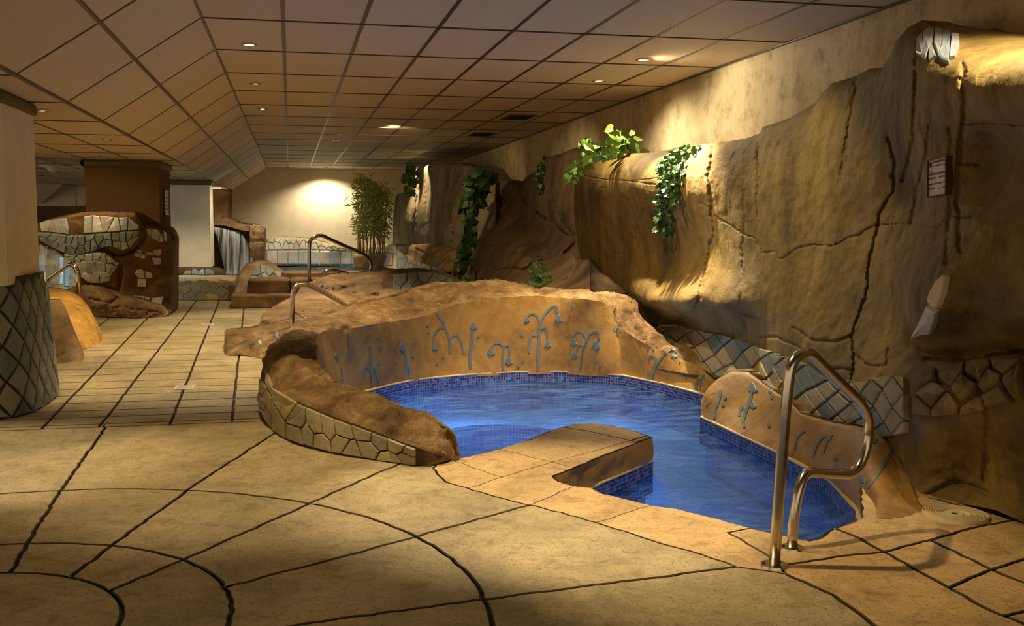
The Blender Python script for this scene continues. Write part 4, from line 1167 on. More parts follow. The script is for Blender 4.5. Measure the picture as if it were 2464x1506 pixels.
for pl in ([(885, 350), (905, 360), (850, 480), (835, 575), (785, 580), (795, 450), (830, 400)], [(775, 470), (785, 580), (700, 635), (705, 560)], [(695, 545), (700, 640), (670, 675), (680, 580)]):
    inlay('stone', clb, [KT(*p) for p in pl], .02, M['bluestone'], cliff, 10)
# sign
def sign(bvh, quad, label, rows, nm='sign', gap=.004):
    hits = [cast(bvh, *p) for p in quad]
    if any(h is None for h in hits): return
    P = [h[0] for h in hits]; c = sum(P, Vector()) / 4
    ex = ((P[1] - P[0]) + (P[2] - P[3])).normalized(); ez = Vector((0, 0, 1)); nrm = ex.cross(ez).normalized()
    if nrm.dot(EYE - c) < 0: nrm = -nrm
    # square the sign up on its own plane and set it clear of the rock
    off = max((p - c).dot(nrm) for p in P) + gap
    pl = c + nrm * off; Q = []
    for px, py in quad:
        r = ray(px, py); tt = (pl - EYE).dot(nrm) / r.dot(nrm); Q.append(EYE + r * tt)
    w = ((Q[1] - Q[0]).length + (Q[2] - Q[3]).length) / 2; h = ((Q[3] - Q[0]).length + (Q[2] - Q[1]).length) / 2
    c = sum(Q, Vector()) / 4; ez = nrm.cross(ex) if nrm.cross(ex).z > 0 else -nrm.cross(ex)
    ex = (Q[1] - Q[0] + Q[2] - Q[3]).normalized()
    t = thing(nm, label, 'sign', c)
    def pt(u, v, d): return ex * (u - .5) * w + ez * (v - .5) * h + nrm * d
    def slabq(u0, u1, v0, v1, d0, d1):
        V = [pt(u, v, d) for d in (d0, d1) for (u, v) in ((u0, v0), (u1, v0), (u1, v1), (u0, v1))]
        return V, [(3, 2, 1, 0), (4, 5, 6, 7), (0, 1, 5, 4), (1, 2, 6, 5), (2, 3, 7, 6), (3, 0, 4, 7)]
    mk('board', *slabq(.03, .97, .02, .98, -.02, .004), M['sign_white'], t)
    fr = [slabq(0, 1, 0, .022, -.02, .012), slabq(0, 1, .978, 1, -.02, .012), slabq(0, .035, 0, 1, -.02, .012), slabq(.955, 1, 0, 1, -.02, .012)]
    mk('frame', *join(*fr), M['sign_frame'], t)
    rnd = random.Random(2); tx = []
    for (v0, v1, segs) in rows:
        for (u0, u1) in segs:
            u = u0
            while u < u1 - .015:
                wd = rnd.uniform(.03, .05)
                tx.append(slabq(u, min(u + wd * .78, u1), v0, v1, .004, .0052)); tx.append(slabq(u + wd * .2, min(u + wd * .55, u1), v0 + (v1 - v0) * .35, v0 + (v1 - v0) * .6, .0052, .0056)); u += wd
    mk('lettering', *join(*tx), M['sign_ink'], t)
    if nm == 'sign':
        mk('emblem', *slabq(.06, .2, .80, .93, .004, .006), M['black'], t); mk('emblem', *slabq(.07, .14, .83, .92, .006, .007), M['red'], t)
    return t
M['sign_white'] = plain('sign_white', L(214, 196, 172), .5); M['sign_frame'] = plain('sign_frame', L(70, 44, 34), .4)
M['sign_ink'] = plain('sign_ink', L(104, 100, 104), .6); M['red'] = plain('red', L(170, 50, 30), .5)
rowsA = [(.885, .94, [(.25, .93)]), (.79, .835, [(.28, .32), (.4, .7)]), (.785, .815, [(.76, .92)]), (.66, .68, [(.08, .26)]), (.575, .635, [(.06, .14), (.18, .93)]), (.475, .52, [(.06, .42), (.58, .72), (.78, .92)]), (.32, .365, [(.06, .26), (.32, .5), (.58, .74), (.8, .88)]), (.2, .24, [(.06, .36)]), (.185, .22, [(.58, .68), (.74, .95)])]
sign(clb, [(2237, 382), (2282, 368), (2276, 464), (2230, 470)], 'framed white notice with small grey lines of lettering on the tall cliff', rowsA)

# ================================================================== MIDDLE GROUND: second plunge pool and its rocks
mid = thing('plunge_pool_surround', 'sloping sandy rock mass behind the curved wall, holding a small plunge pool and handrail', 'rock', (0, 0, 0))
m_top = [(626, 770), (634, 755), (655, 742), (690, 722), (712, 712), (722, 694), (750, 678), (775, 668), (800, 660), (850, 657), (890, 652), (905, 655), (925, 644), (950, 648), (985, 646)]
m_bot = [(626, 800), (640, 806), (700, 800), (740, 790), (800, 775), (860, 765), (900, 760), (985, 745)]
ctrl = [(630, 800, 11.3), (632, 762, 11.5), (690, 790, 11.0), (690, 725, 13.0), (720, 760, 11.6), (760, 730, 12.4), (770, 680, 14.2), (850, 657, 15.2), (900, 654, 15.2), (980, 650, 15.0), (850, 700, 13.8), (930, 700, 13.8), (850, 740, 12.4), (900, 750, 12.2), (800, 770, 11.4), (980, 740, 12.8)]
CRM = [([(745, 690), (800, 700), (850, 690), (880, 700), (925, 690)], 7, .22), ([(850, 735), (890, 715), (920, 720), (945, 745)], 9, .25), ([(700, 752), (740, 755), (800, 740), (815, 735)], 5, .12), ([(730, 665), (800, 712), (830, 760)], 5, .1)]
_, midb = relief('rock_face', m_top, m_bot, ctrl, M['boulder'], 4, mid, .18, 1.6, 4, .035, CRM, (12, .3), (.2, .8, -.3), mode='y', seed=12)
# dark hollow behind the front lobe, then the lobe itself
l_top = [(540, 800), (548, 794), (600, 790), (640, 780), (700, 768), (760, 760), (800, 762), (830, 770)]
l_bot = [(540, 858), (580, 856), (600, 860), (640, 866), (670, 860), (720, 850), (780, 830), (830, 800)]
ctrl = [(542, 858, 0, 'z'), (600, 861, 0, 'z'), (640, 867, 0, 'z'), (720, 850, 10.3), (545, 800, 10.9), (600, 795, 10.9), (650, 785, 11.0), (760, 764, 11.2), (800, 800, 10.6), (600, 830, 10.55), (700, 800, 10.6)]
_, lobb = relief('kerb', l_top, l_bot, ctrl, M['rim_rock'], 4, mid, .04, 3, 4, .012, [([(610, 800), (600, 858)], 4, .05)], (18, .35), (.1, .9, -.1), mode='y', seed=14, side=[(540, 10, .2)])
inlay('drop_inlay', lobb, [(624, 820), (631, 830), (628, 836), (622, 830)], .01, M['bluestone'], mid, 6)
inlay('flower_inlay', lobb, [(665, 800), (673, 806), (668, 820), (662, 812)], .01, M['inlay'], mid, 6)
inlay('stone', midb, [(628, 768), (640, 768), (648, 782), (634, 796), (629, 792)], .01, M['slate'], mid, 8)
v, f = disc(-.02, 11.15, .40, .43, .09, 20, .07); v = [Vector(q) for q in v]; 
# mosaic mound on the right
mm = thing('mosaic_mound', 'low dark mound faced with big slate pieces under the vines, behind the curved wall', 'rock', (0, 0, 0))
mt = [(920, 668), (930, 655), (960, 648), (1000, 645), (1040, 648), (1070, 655), (1090, 664), (1110, 676)]
mbt = [(920, 700), (960, 715), (1000, 712), (1110, 700)]
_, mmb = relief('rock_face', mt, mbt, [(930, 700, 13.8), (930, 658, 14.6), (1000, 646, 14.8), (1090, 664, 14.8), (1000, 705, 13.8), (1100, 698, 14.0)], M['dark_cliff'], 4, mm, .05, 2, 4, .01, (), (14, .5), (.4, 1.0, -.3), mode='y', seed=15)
pave(mmb, [(945, 664), (1000, 656), (1050, 660), (1090, 674)], [(945, 706), (1000, 702), (1090, 692)], 27, 24, M['slate'], mm, h=.015, gap=1.3, jit=.3, seed=4, seg=8)

# steps up to the back pool
st = thing('stone_steps', 'three rough stone steps leading up to the back pool beside the tall handrail', 'steps', (0, 0, 0))
def rough_block(name, x0, x1, y0, y1, z0, z1, m, parent, seed=1, amp=.025, want=False):
    bm = bmesh.new(); bmesh.ops.create_cube(bm, size=1)
    bmesh.ops.subdivide_edges(bm, edges=bm.edges[:], cuts=7, use_grid_fill=True)
    V = []
    for v in bm.verts:
        p = Vector((x0 + (v.co.x + .5) * (x1 - x0), y0 + (v.co.y + .5) * (y1 - y0), z0 + (v.co.z + .5) * (z1 - z0)))
        c = v.co * 2; l = max(0, abs(c.x) + abs(c.z) - 1.75) + max(0, abs(c.y) + abs(c.z) - 1.75)
        p -= Vector((c.x, c.y, c.z)) * l * .08 * min(x1 - x0, z1 - z0, .4)
        p += Vector((noise.noise(p * 3 + Vector((seed, 0, 0))), noise.noise(p * 3 + Vector((0, seed, 0))), noise.noise(p * 4 + Vector((0, 0, seed))) * .5)) * amp * 1.4
        V.append(p)
    F = [tuple(q.index for q in f.verts) for f in bm.faces]; bm.free()
    o = mk(name, V, F, m, parent, True)
    return (o, BVHTree.FromPolygons([tuple(v) for v in V], F)) if want else o
rough_block('step', -.92, .9, 16.3, 17.2, 0, .185, M['boulder'], st, 1)
rough_block('step', -.68, -.02, 16.95, 17.8, .17, .40, M['boulder'], st, 2); rough_block('step', .0, 1.2, 17.0, 17.9, .17, .40, M['boulder'], st, 5)
rough_block('step', -.15, 1.3, 17.7, 18.6, .38, .47, M['boulder'], st, 3)
dk = thing('rock_deck', 'tan rock ledge along the near edge of the back pool under the tall handrail', 'ledge', (0, 0, 0))
rough_block('ledge', .1, 3.6, 18.4, 20.2, 0, .36, M['boulder'], dk, 4, .03)
rough_block('ledge', -1.0, .3, 17.9, 19.0, 0, .30, M['boulder'], dk, 6, .03)
# boulder with mosaic beside the steps
mb = thing('mosaic_boulder', 'hump-backed boulder with slate mosaic face on top of the steps, left of the tall handrail', 'boulder', (0, 0, 0))
bt = [(554, 728), (566, 690), (575, 660), (590, 638), (620, 628), (645, 629), (662, 640), (675, 650), (695, 656), (708, 676), (714, 690)]
bb = [(554, 732), (600, 726), (660, 712), (714, 700)]
_, mbb = relief('rock_face', bt, bb, [(560, 728, 17.4), (575, 665, 17.9), (620, 632, 18.3), (700, 660, 18.2), (640, 690, 17.9), (710, 695, 17.9), (600, 720, 17.5)], M['boulder'], 3, mb, .05, 2, 4, .01, (), (14, .5), (.1, .9, -.2), mode='y', seed=21, side=[(554, 14, .3)])
pave(mbb, [(602, 664), (618, 642), (645, 640), (660, 654), (690, 662), (706, 682)], [(602, 684), (620, 686), (650, 686), (680, 684), (706, 686)], 17, 15, M['slate'], mb, h=.015, gap=1.0, jit=.34, seed=6, seg=6)
# low crazy-paved kerb
lw = thing('paved_kerb', 'low rounded pool kerb of cream crazy paving at the end of the path', 'kerb', (0, 0, 0))
kt = [(408, 672), (450, 669), (500, 670), (545, 676), (568, 684), (580, 694)]
kb = [(408, 727), (450, 727), (500, 729), (545, 731), (580, 734)]
_, kwb = rough_block('kerb', -3.2, -.93, 17.95, 19.2, 0, .375, M['tile_grout'], lw, 6, .012, True)
pave(kwb, [(410, 672), (450, 672), (500, 672), (545, 675), (566, 682)], [(410, 725), (450, 725), (500, 727), (545, 729), (566, 728)], 21, 17, M['paver'], lw, h=.012, gap=1.1, jit=.36, seed=9, seg=7)
mk('stone', *box(0, .001, 0, .001, 0, .001), M['paver'], lw) if False else None

# ================================================================== BACK POOL
fw = mk('far_pool_water', *box(-3.6, 4.1, 18.6, 30.3, -.9, .05), M['far_water'])
bpy.data.objects.remove(fw)
xs = np.linspace(-3.6, 4.1, 60); ys = np.linspace(18.3, 30.3, 90)
V = [(x, y, .05 + .012 * noise.fractal(Vector((x * 1.5, y * 2, 3)), .9, 2.1, 3)) for y in ys for x in xs]
F = [(j * 60 + i, j * 60 + i + 1, (j + 1) * 60 + i + 1, (j + 1) * 60 + i) for j in range(89) for i in range(59)]
fw = mk('back_pool_water', V, F, M['far_water'], None, True); tag(fw, 'foaming blue water of the long pool in front of the white far wall', 'water')
bb_ = thing('back_pool_basin', 'blue mosaic basin of the long back pool below the white far wall', 'pool basin', (0, 0, 0))
o = mk('pool_floor', [(-3.7, 18.2, -.35), (4.1, 18.2, -.35), (4.1, 30.4, -.35), (-3.7, 30.4, -.35)], [(0, 1, 2, 3)], M['basin'], bb_); uvbox(o)
o = mk('basin_wall', *join(([(-3.7, 30.28, -.35), (4.1, 30.28, -.35), (4.1, 30.28, .10), (-3.7, 30.28, .10)], [(0, 1, 2, 3)])), M['basin'], bb_); uvbox(o)
# tiled wall at the far end
tw = thing('tiled_wall', 'pale blue mosaic wall at the waterline below the white far wall', 'mosaic wall', (0, 0, 0))
tt = [(596, 640), (606, 625), (615, 600), (630, 573), (700, 572), (742, 575), (800, 590), (855, 600), (868, 604), (890, 592), (930, 588), (950, 590), (965, 600), (985, 616), (1010, 622), (1050, 640), (1086, 652)]
tb = [(596, 648), (620, 642), (700, 641), (800, 641), (900, 642), (960, 648), (1010, 656), (1050, 664), (1086, 676)]
_, twb = relief('wall_body', tt, tb, [(600, 640, 29.8), (630, 575, 30.3), (800, 600, 30.3), (900, 600, 30.0), (900, 640, 29.9), (700, 640, 30.1), (950, 600, 28.5), (960, 640, 27.0), (1010, 640, 24.0), (1086, 660, 20.5)], M['tile_grout'], 3, tw, .03, 1.2, 3, .004, (), (5, .1), (.1, .35, 0), mode='y', seed=31)
pan_t = [(612, 612), (640, 606), (740, 604), (860, 606), (950, 612)]; pan_b = [(612, 639), (740, 640), (860, 640), (950, 642)]
for k in range(13):
    a, b = 615 + k * 25.5, 615 + (k + 1) * 25.5
    inlay('tile', twb, [(a + .8, lerp_line(pan_t, a) + 2), (b - .8, lerp_line(pan_t, b) + 2), (b - .8, lerp_line(pan_b, b) - 1), (a + .8, lerp_line(pan_b, a) - 1)], .03, M['bluestone'], tw, 9)
pave(twb, [(620, 592), (632, 576), (700, 575), (742, 578), (800, 593), (860, 603), (890, 596), (935, 592), (955, 596)], [(620, 612), (640, 605), (740, 603), (860, 607), (900, 608), (955, 612)], 15, 11, M['lightstone'], tw, h=.03, gap=.8, jit=.4, seed=12, seg=6)
pave(twb, [(955, 600), (985, 620), (1010, 627), (1050, 644), (1082, 656)], [(955, 646), (1010, 654), (1050, 662), (1082, 672)], 12, 14, M['bluestone'], tw, h=.02, gap=.8, jit=.36, seed=13, seg=6)
# mosaic tube under the second pillar
tu = thing('mosaic_bolster', 'rounded dark slate mosaic bolster at the waterline under the second white pillar', 'mosaic wall', (0, 0, 0))
V, F = tube([(-4.0, 22.3, .22), (-2.0, 22.25, .22), (-1.46, 22.2, .21), (-1.36, 22.2, .2), (-1.32, 22.2, .2)], [.17, .17, .165, .12, .04], 20)
mk('core', V, F, M['grout'], tu, True); tub = BVHTree.FromPolygons([tuple(v) for v in V], F)
pave(tub, [(414, 640), (515, 640)], [(414, 666), (515, 666)], 16, 13, M['slate'], tu, h=.012, gap=1.0, jit=.36, seed=14, seg=6)
# waterfall rock
wr = thing('waterfall_rock', 'dark stacked rock ledge with a pillar carrying the waterfall beside the far wall', 'rock', (0, 0, 0))
_, _b = relief('ledge', [(505, 528), (530, 524), (552, 530), (575, 540), (600, 542), (626, 552)], [(505, 546), (540, 546), (575, 556), (600, 560), (626, 566)], [(510, 530, 27.2), (560, 540, 27.0), (620, 555, 26.8), (510, 545, 26.9), (560, 552, 26.7)], M['brown_rock'], 3, wr, .06, 2, 4, .02, (), (5, .3), (0, 3.0, 0), mode='y', seed=41)
relief('side_rock', [(600, 545), (612, 541), (625, 544), (635, 552)], [(600, 660), (612, 656), (625, 650), (635, 644)], [(600, 550, 26.6), (632, 550, 26.7), (600, 655, 26.4), (632, 645, 26.7), (612, 600, 26.3)], M['boulder'], 3, wr, .08, 2, 4, .02, [([(600, 585), (635, 580)], 3, .08), ([(606, 545), (604, 650)], 3, .08)], (5, .2), (0, 1.5, 0), mode='y', seed=42)
relief('back_rock', [(500, 456), (548, 460), (550, 530), (605, 560)] if False else [(498, 540), (610, 552)], [(498, 662), (610, 662)], [(500, 560, 28.0), (605, 560, 28.0), (500, 655, 28.2), (605, 655, 28.2)], M['dark_cliff'], 4, wr, .1, 1.5, 4, .02, (), (0, 0), (0, .5, 0), mode='y', seed=43)
relief('upper_rock', [(500, 459), (549, 459)], [(500, 530), (549, 534)], [(500, 470, 28.6), (549, 470, 28.8), (500, 530, 28.0), (549, 530, 28.2)], M['brown_rock'], 4, wr, .05, 1.5, 4, .02, (), (0, 0), (0, 1.8, 0), mode='y', seed=44)
wf = thing('waterfall', 'white silky waterfall pouring from the rock ledge into the back pool', 'waterfall', (0, 0, 0))
rnd = random.Random(8)
def fall(path_top, path_bot, n, y0, drop, z1, name, parent, wd=.05, seed=0):
    V, F = [], []
    for s in range(n):
        u = s / (n - 1)
        a = Vector(path_top[0]).lerp(Vector(path_top[1]), u); b = Vector(path_bot[0]).lerp(Vector(path_bot[1]), u)
        a = a + Vector((rnd.uniform(-.02, .02), rnd.uniform(-.05, .05), 0)); base = len(V)
        for k in range(15):
            t = k / 14
            # leaves level, then falls freely
            q = Vector((a.x + (b.x - a.x) * t ** .6, a.y + (b.y - a.y) * t ** .5, a.z + (b.z - a.z) * t ** 1.25))
            w = wd * (1 + .5 * t) * (1 + .3 * math.sin(s * 3.1 + k))
            V += [q + Vector((-w, rnd.uniform(-.008, .008), 0)), q + Vector((w, 0, 0))]
        for k in range(14): F.append((base + 2 * k, base + 2 * k + 1, base + 2 * k + 3, base + 2 * k + 2))
    o = mk(name, V, F, M['fall'], parent, True); return o
pA, pB = aty(508, 548, 26.8), aty(566, 560, 26.9)
qA, qB = aty(548, 655, 26.0), aty(610, 655, 26.2)
qA.z = qB.z = .05
o = fall((pA, pB), (qA, qB), 26, 0, 0, 0, 'water_sheet', wf, .05); o['kind'] = 'stuff'
v_, f_ = [], []
for k in range(46):
    x = rnd.uniform(qA.x - .3, qB.x + .3); y = rnd.uniform(25.6, 26.6); r = rnd.uniform(.03, .10)
    a, b = box(x - r, x + r, y - r, y + r, .04, .06 + r * .5); n0 = len(v_); v_ += a; f_ += [tuple(i + n0 for i in q) for q in b]
o = mk('foam', v_, f_, M['fall'], wf); o['kind'] = 'stuff'

# ================================================================== HANDRAILS
def flange(x, y, z, parent, r=.055):
    v, f = disc(x, y, z, z + .008, r, 28, r * .96); fl_ = mk('flange', v, f, M['steel'], parent)
    for k in range(3):
        a = .6 + k * 2.094; v, f = disc(x + r * .72 * math.cos(a), y + r * .72 * math.sin(a), z + .006, z + .013, .007, 10); mk('screw', v, f, M['dark_steel'], fl_)
gr = thing('grab_rail', 'bent stainless steel grab rail standing on the coping at the near end of the pool', 'handrail', (0, 0, 0))
D0, D1 = 3.61, 3.79
pts = []
for px, py, y in [(1866, 1357, 3.60), (1876, 1200, 3.60), (1893, 960, 3.60), (1905, 862, 3.60), (1945, 840, 3.63), (2010, 905, 3.74), (2074, 965, 3.86), (2095, 1010, 3.90), (2088, 1075, 3.90), (2062, 1138, 3.88), (1985, 1136, 3.84), (1940, 1132, 3.82), (1925, 1170, 3.80), (1912, 1240, 3.79), (1908, 1318, 3.785)]:
    pts.append(aty(px, py, y))
mk('bar', *tube(bend(pts, .07, 6), .0215, 18), M['steel'], gr, True)
flange(pts[0].x, pts[0].y, .0, gr, .055); flange(pts[-1].x, pts[-1].y, .0, gr, .05)
r2 = thing('handrail', 'steel handrail rising from the small plunge pool just behind the curved wall', 'handrail', (0, 0, 0), 'handrails by the back pools')
q = [(703, 800, 10.35), (703, 740, 10.35), (706, 690, 10.35), (733, 684, 10.4), (780, 706, 10.45), (845, 742, 10.5), (870, 757, 10.52)]
q = [aty(*p) for p in q]; mk('bar', *tube(bend(q, .16, 8), .024, 14), M['steel'], r2, True)
q = [aty(*p) for p in [(700, 752, 10.9), (722, 760, 10.7), (742, 772, 10.6)]]; mk('lower_bar', *tube(bend(q, .05), .012, 10), M['steel'], r2, True)
r3 = thing('handrail', 'tall steel handrail arching over the steps in front of the blue back pool', 'handrail', (0, 0, 0), 'handrails by the back pools')
q = [aty(*p) for p in [(744, 682, 17.0), (743, 620, 17.0), (743, 580, 17.0), (768, 566, 17.0), (820, 590, 17.3), (878, 614, 17.6), (895, 632, 17.7), (889, 662, 17.7)]]
mk('bar', *tube(bend(q, .22, 8), .03, 14), M['steel'], r3, True)
r4 = thing('handrail', 'low steel handrail arch just right of the tall one, mostly behind rock', 'handrail', (0, 0, 0), 'handrails by the back pools')
q = [aty(*p) for p in [(773, 672, 17.4), (780, 656, 17.4), (795, 651, 17.4), (830, 658, 17.6), (860, 668, 17.8)]]
mk('bar', *tube(bend(q, .08, 6), .03, 12), M['steel'], r4, True)
r5 = thing('handrail', 'shiny steel handrail at the left pool gap, reflecting blue light', 'handrail', (0, 0, 0), 'handrails by the back pools')
q = [aty(*p) for p in [(188, 712, 13.5), (188, 670, 13.5), (184, 648, 13.5), (168, 640, 13.6), (140, 660, 13.9), (92, 696, 14.3)]]
mk('bar', *tube(bend(q, .12, 6), .024, 14), M['steel'], r5, True)

# ================================================================== LEFT: pillars, rocks
pil = thing('white_pillar', 'nearest square white pillar with olive rounded capping at the left edge', 'pillar', (0, 0, 0))
mk('shaft', *box(-3.4, -1.86, 7.46, 8.35, .90, 2.12), M['white_wall'], pil)
def rbox_cap(name, x0, x1, y0, y1, z, r, parent, m):
    v, f = tube([(x0, y0, z), (x1, y0, z), (x1, y1, z), (x0, y1, z), (x0, y0, z)], r, 14, False)
    v2, f2 = box(x0, x1, y0, y1, z - r * .9, z + r * .9)
    return mk(name, *join((v, f), (v2, f2)), m, parent, False)
rbox_cap('capping', -3.4, -1.86, 7.46, 8.35, 2.155, .045, pil, M['olive'])
pb = thing('mosaic_pillar_base', 'rounded pillar base covered in slate scale-shaped stones at the left edge', 'pillar base', (0, 0, 0))
plan = [(-3.4, 7.30), (-2.7, 7.32), (-2.3, 7.34), (-2.05, 7.36), (-1.93, 7.40), (-1.84, 7.47), (-1.79, 7.60), (-1.765, 7.85), (-1.76, 8.15), (-1.77, 8.4), (-1.85, 8.62), (-2.1, 8.7)]
P_ = []
for i in range(len(plan) - 1):
    for s in range(6):
        a, b, c, d = [Vector(plan[min(max(k, 0), len(plan) - 1)]) for k in (i - 1, i, i + 1, i + 2)]
        P_.append(cr4(a, b, c, d, s / 6))
P_.append(Vector(plan[-1])); PN = len(P_)
V, F = [], []
for j in range(17):
    z = .95 * j / 16
    for p in P_:
        sh = -.075 * (j / 16) ** .8
        V.append(Vector((p.x + (sh if p.x > -2.2 else sh * .5), p.y + .02 * j / 16, z)) + Vector((0, 0, 0)))
for j in range(16):
    for k in range(PN - 1): F.append((j * PN + k, j * PN + k + 1, (j + 1) * PN + k + 1, (j + 1) * PN + k))
F.append(tuple(16 * PN + k for k in range(PN)))
mk('core', V, F, M['grout'], pb, True)
arcl = [0]
for a, b in zip(P_, P_[1:]): arcl.append(arcl[-1] + (b - a).length)
def S_pb(u, v, off=0.0):
    # u metres along the plan, v metres up
    k = 0
    while k < PN - 2 and arcl[k + 1] < u: k += 1
    t = (u - arcl[k]) / max(1e-6, arcl[k + 1] - arcl[k]); p = P_[k].lerp(P_[k + 1], min(1, max(0, t))); d = (P_[k + 1] - P_[k]).normalized()
    nn = Vector((d.y, -d.x)); w = v / .95; sh = -.075 * max(0, w) ** .8 * (1 if p.x > -2.2 else .5)
    return Vector((p.x + sh + nn.x * off, p.y + .02 * w + nn.y * off, v))
rnd = random.Random(5)
du, dv = .104, .125
nu, nv = int(arcl[-1] / du), int(.95 / dv)
jc = {}
def JC(i, j):
    if (i, j) not in jc: jc[i, j] = (i * du + rnd.uniform(-.012, .012), min(.95, max(0.0, j * dv + rnd.uniform(-.014, .014))))
    return jc[i, j]
for i in range(1, nu):
    for j in range(0, nv + 1):
        if (i + j) % 2: continue
        q = [JC(i - 1, j), JC(i, j - 1), JC(i + 1, j), JC(i, j + 1)]
        if j == 0: q = [JC(i - 1, 0), JC(i + 1, 0), JC(i, 1)]
        cx = sum(a[0] for a in q) / len(q); cz = sum(a[1] for a in q) / len(q)
        q2 = []
        for a, b in zip(q, q[1:] + q[:1]):
            for t in (0, .5): q2.append((a[0] + (b[0] - a[0]) * t, a[1] + (b[1] - a[1]) * t))
        q2 = shrink(q2, d=.012); m_ = len(q2); hh = rnd.uniform(.014, .024)
        V = [S_pb(a, max(0, b), -.006) for a, b in q2] + [S_pb(a, max(0, b), hh * .6) for a, b in q2] + [S_pb(cx + (a - cx) * .78, max(0, cz + (b - cz) * .78), hh) for a, b in q2] + [S_pb(cx, cz, hh * 1.15)]
        F = []
        for k in range(m_):
            k2 = (k + 1) % m_
            F += [(k, k2, m_ + k2, m_ + k), (m_ + k, m_ + k2, 2 * m_ + k2, 2 * m_ + k), (2 * m_ + k, 2 * m_ + k2, 3 * m_)]
        mk('stone', V, F, M['slate'], pb)
# tan and yellow boulders behind the pillar base
b1 = thing('tan_boulder', 'smooth tan boulder right behind the slate-covered pillar base', 'boulder', (0, 0, 0))
relief('body', [(86, 726), (120, 724), (146, 726), (158, 745), (176, 790), (192, 830), (204, 858), (208, 872)], [(86, 890), (120, 884), (165, 878), (208, 875)], [(90, 885, 0, 'z'), (165, 877, 0, 'z'), (206, 874, 0, 'z'), (100, 730, 10.9), (145, 730, 10.9), (180, 800, 10.6), (120, 800, 10.4)], M['boulder'], 4, b1, .03, 2, 4, .01, [([(90, 868), (130, 868), (160, 855)], 3, .05)], (14, .3), (-.3, .8, -.1), mode='y', seed=51, side=[(208, 22, .3)])
b2 = thing('yellow_boulder', 'glowing yellow boulder lit from above between the tan boulder and the mosaic rock', 'boulder', (0, 0, 0))
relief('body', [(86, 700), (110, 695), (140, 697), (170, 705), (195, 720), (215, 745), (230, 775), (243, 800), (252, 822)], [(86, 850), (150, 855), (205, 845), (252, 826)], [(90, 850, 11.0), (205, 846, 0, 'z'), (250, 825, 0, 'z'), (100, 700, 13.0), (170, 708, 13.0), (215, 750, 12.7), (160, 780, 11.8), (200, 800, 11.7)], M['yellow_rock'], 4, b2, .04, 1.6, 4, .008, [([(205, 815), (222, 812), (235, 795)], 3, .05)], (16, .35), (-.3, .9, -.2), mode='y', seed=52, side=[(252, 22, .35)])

# mosaic-faced overhanging rock with the brown column
mr = thing('mosaic_rock', 'overhanging brown rock faced with broken grey slate pieces at the foot of the brown column', 'rock', (0, 0, 0))
rt = [(78, 562), (84, 546), (110, 534), (150, 524), (200, 515), (260, 513), (325, 515), (336, 530), (345, 546), (380, 548), (400, 552), (408, 562), (413, 575)]
rb = [(78, 582), (100, 596), (130, 606), (160, 630), (178, 655), (190, 690), (200, 745), (300, 762), (380, 765), (413, 755)]
ctrl = [(200, 745, 15.3), (380, 760, 15.2), (410, 754, 15.5), (80, 570, 14.9), (90, 550, 15.0), (150, 560, 14.8), (250, 540, 14.7), (320, 550, 14.8), (345, 600, 15.2), (400, 600, 15.5), (410, 680, 15.5), (300, 650, 15.1), (230, 650, 15.0), (180, 640, 15.0), (250, 700, 15.2), (350, 700, 15.4), (100, 590, 15.1), (270, 600, 14.8)]
CB = [([(340, 535), (345, 570), (325, 605), (290, 618), (235, 605)], 6, .16), ([(270, 615), (290, 650), (285, 700)], 8, .12), ([(200, 690), (250, 695), (280, 700)], 4, .1)]
_, mrb = relief('rock_body', rt, rb, ctrl, M['brown_rock'], 3, mr, .05, 1.8, 4, .012, CB, (8, .25), (0, .9, 0), mode='y', seed=61)
def KL(x, y): return (x / 3.7645, 380 + y / 3.7645)
pave(mrb, [KL(305, 620), KL(380, 605), KL(500, 570), KL(640, 560), KL(840, 535), KL(1060, 555), KL(1220, 550), KL(1245, 620)], [KL(305, 690), KL(500, 690), KL(640, 715), KL(900, 695), KL(1060, 680), KL(1245, 660)], 21, 34, M['lightstone'], mr, h=.03, gap=1.1, jit=.25, seed=15, seg=8, keep=lambda x, y: not (172 < x < 192 and y < 558))
pave(mrb, [KL(305, 692), KL(500, 695), KL(640, 718), KL(900, 700), KL(1060, 685), KL(1240, 665)], [KL(305, 730), KL(420, 790), KL(560, 860), KL(700, 900), KL(850, 850), KL(980, 800), KL(1130, 860), KL(1240, 720)], 18, 14, M['slate'], mr, h=.03, gap=1.0, jit=.36, seed=16, seg=6)
pave(mrb, [KL(590, 880), KL(700, 890), KL(850, 870), KL(950, 880), KL(1060, 960)], [KL(660, 960) if False else KL(590, 930), KL(680, 1000), KL(760, 1120), KL(950, 1140), KL(1060, 980)], 18, 17, M['lightstone'], mr, h=.025, gap=1.1, jit=.34, seed=17, seg=7)
pave(mrb, [KL(690, 960), KL(800, 940), KL(900, 930), KL(1000, 980)], [KL(690, 1040), KL(780, 1140), KL(940, 1145), KL(1000, 1120)], 22, 20, M['lightstone'], mr, h=.03, gap=1.1, jit=.3, seed=18, seg=7)
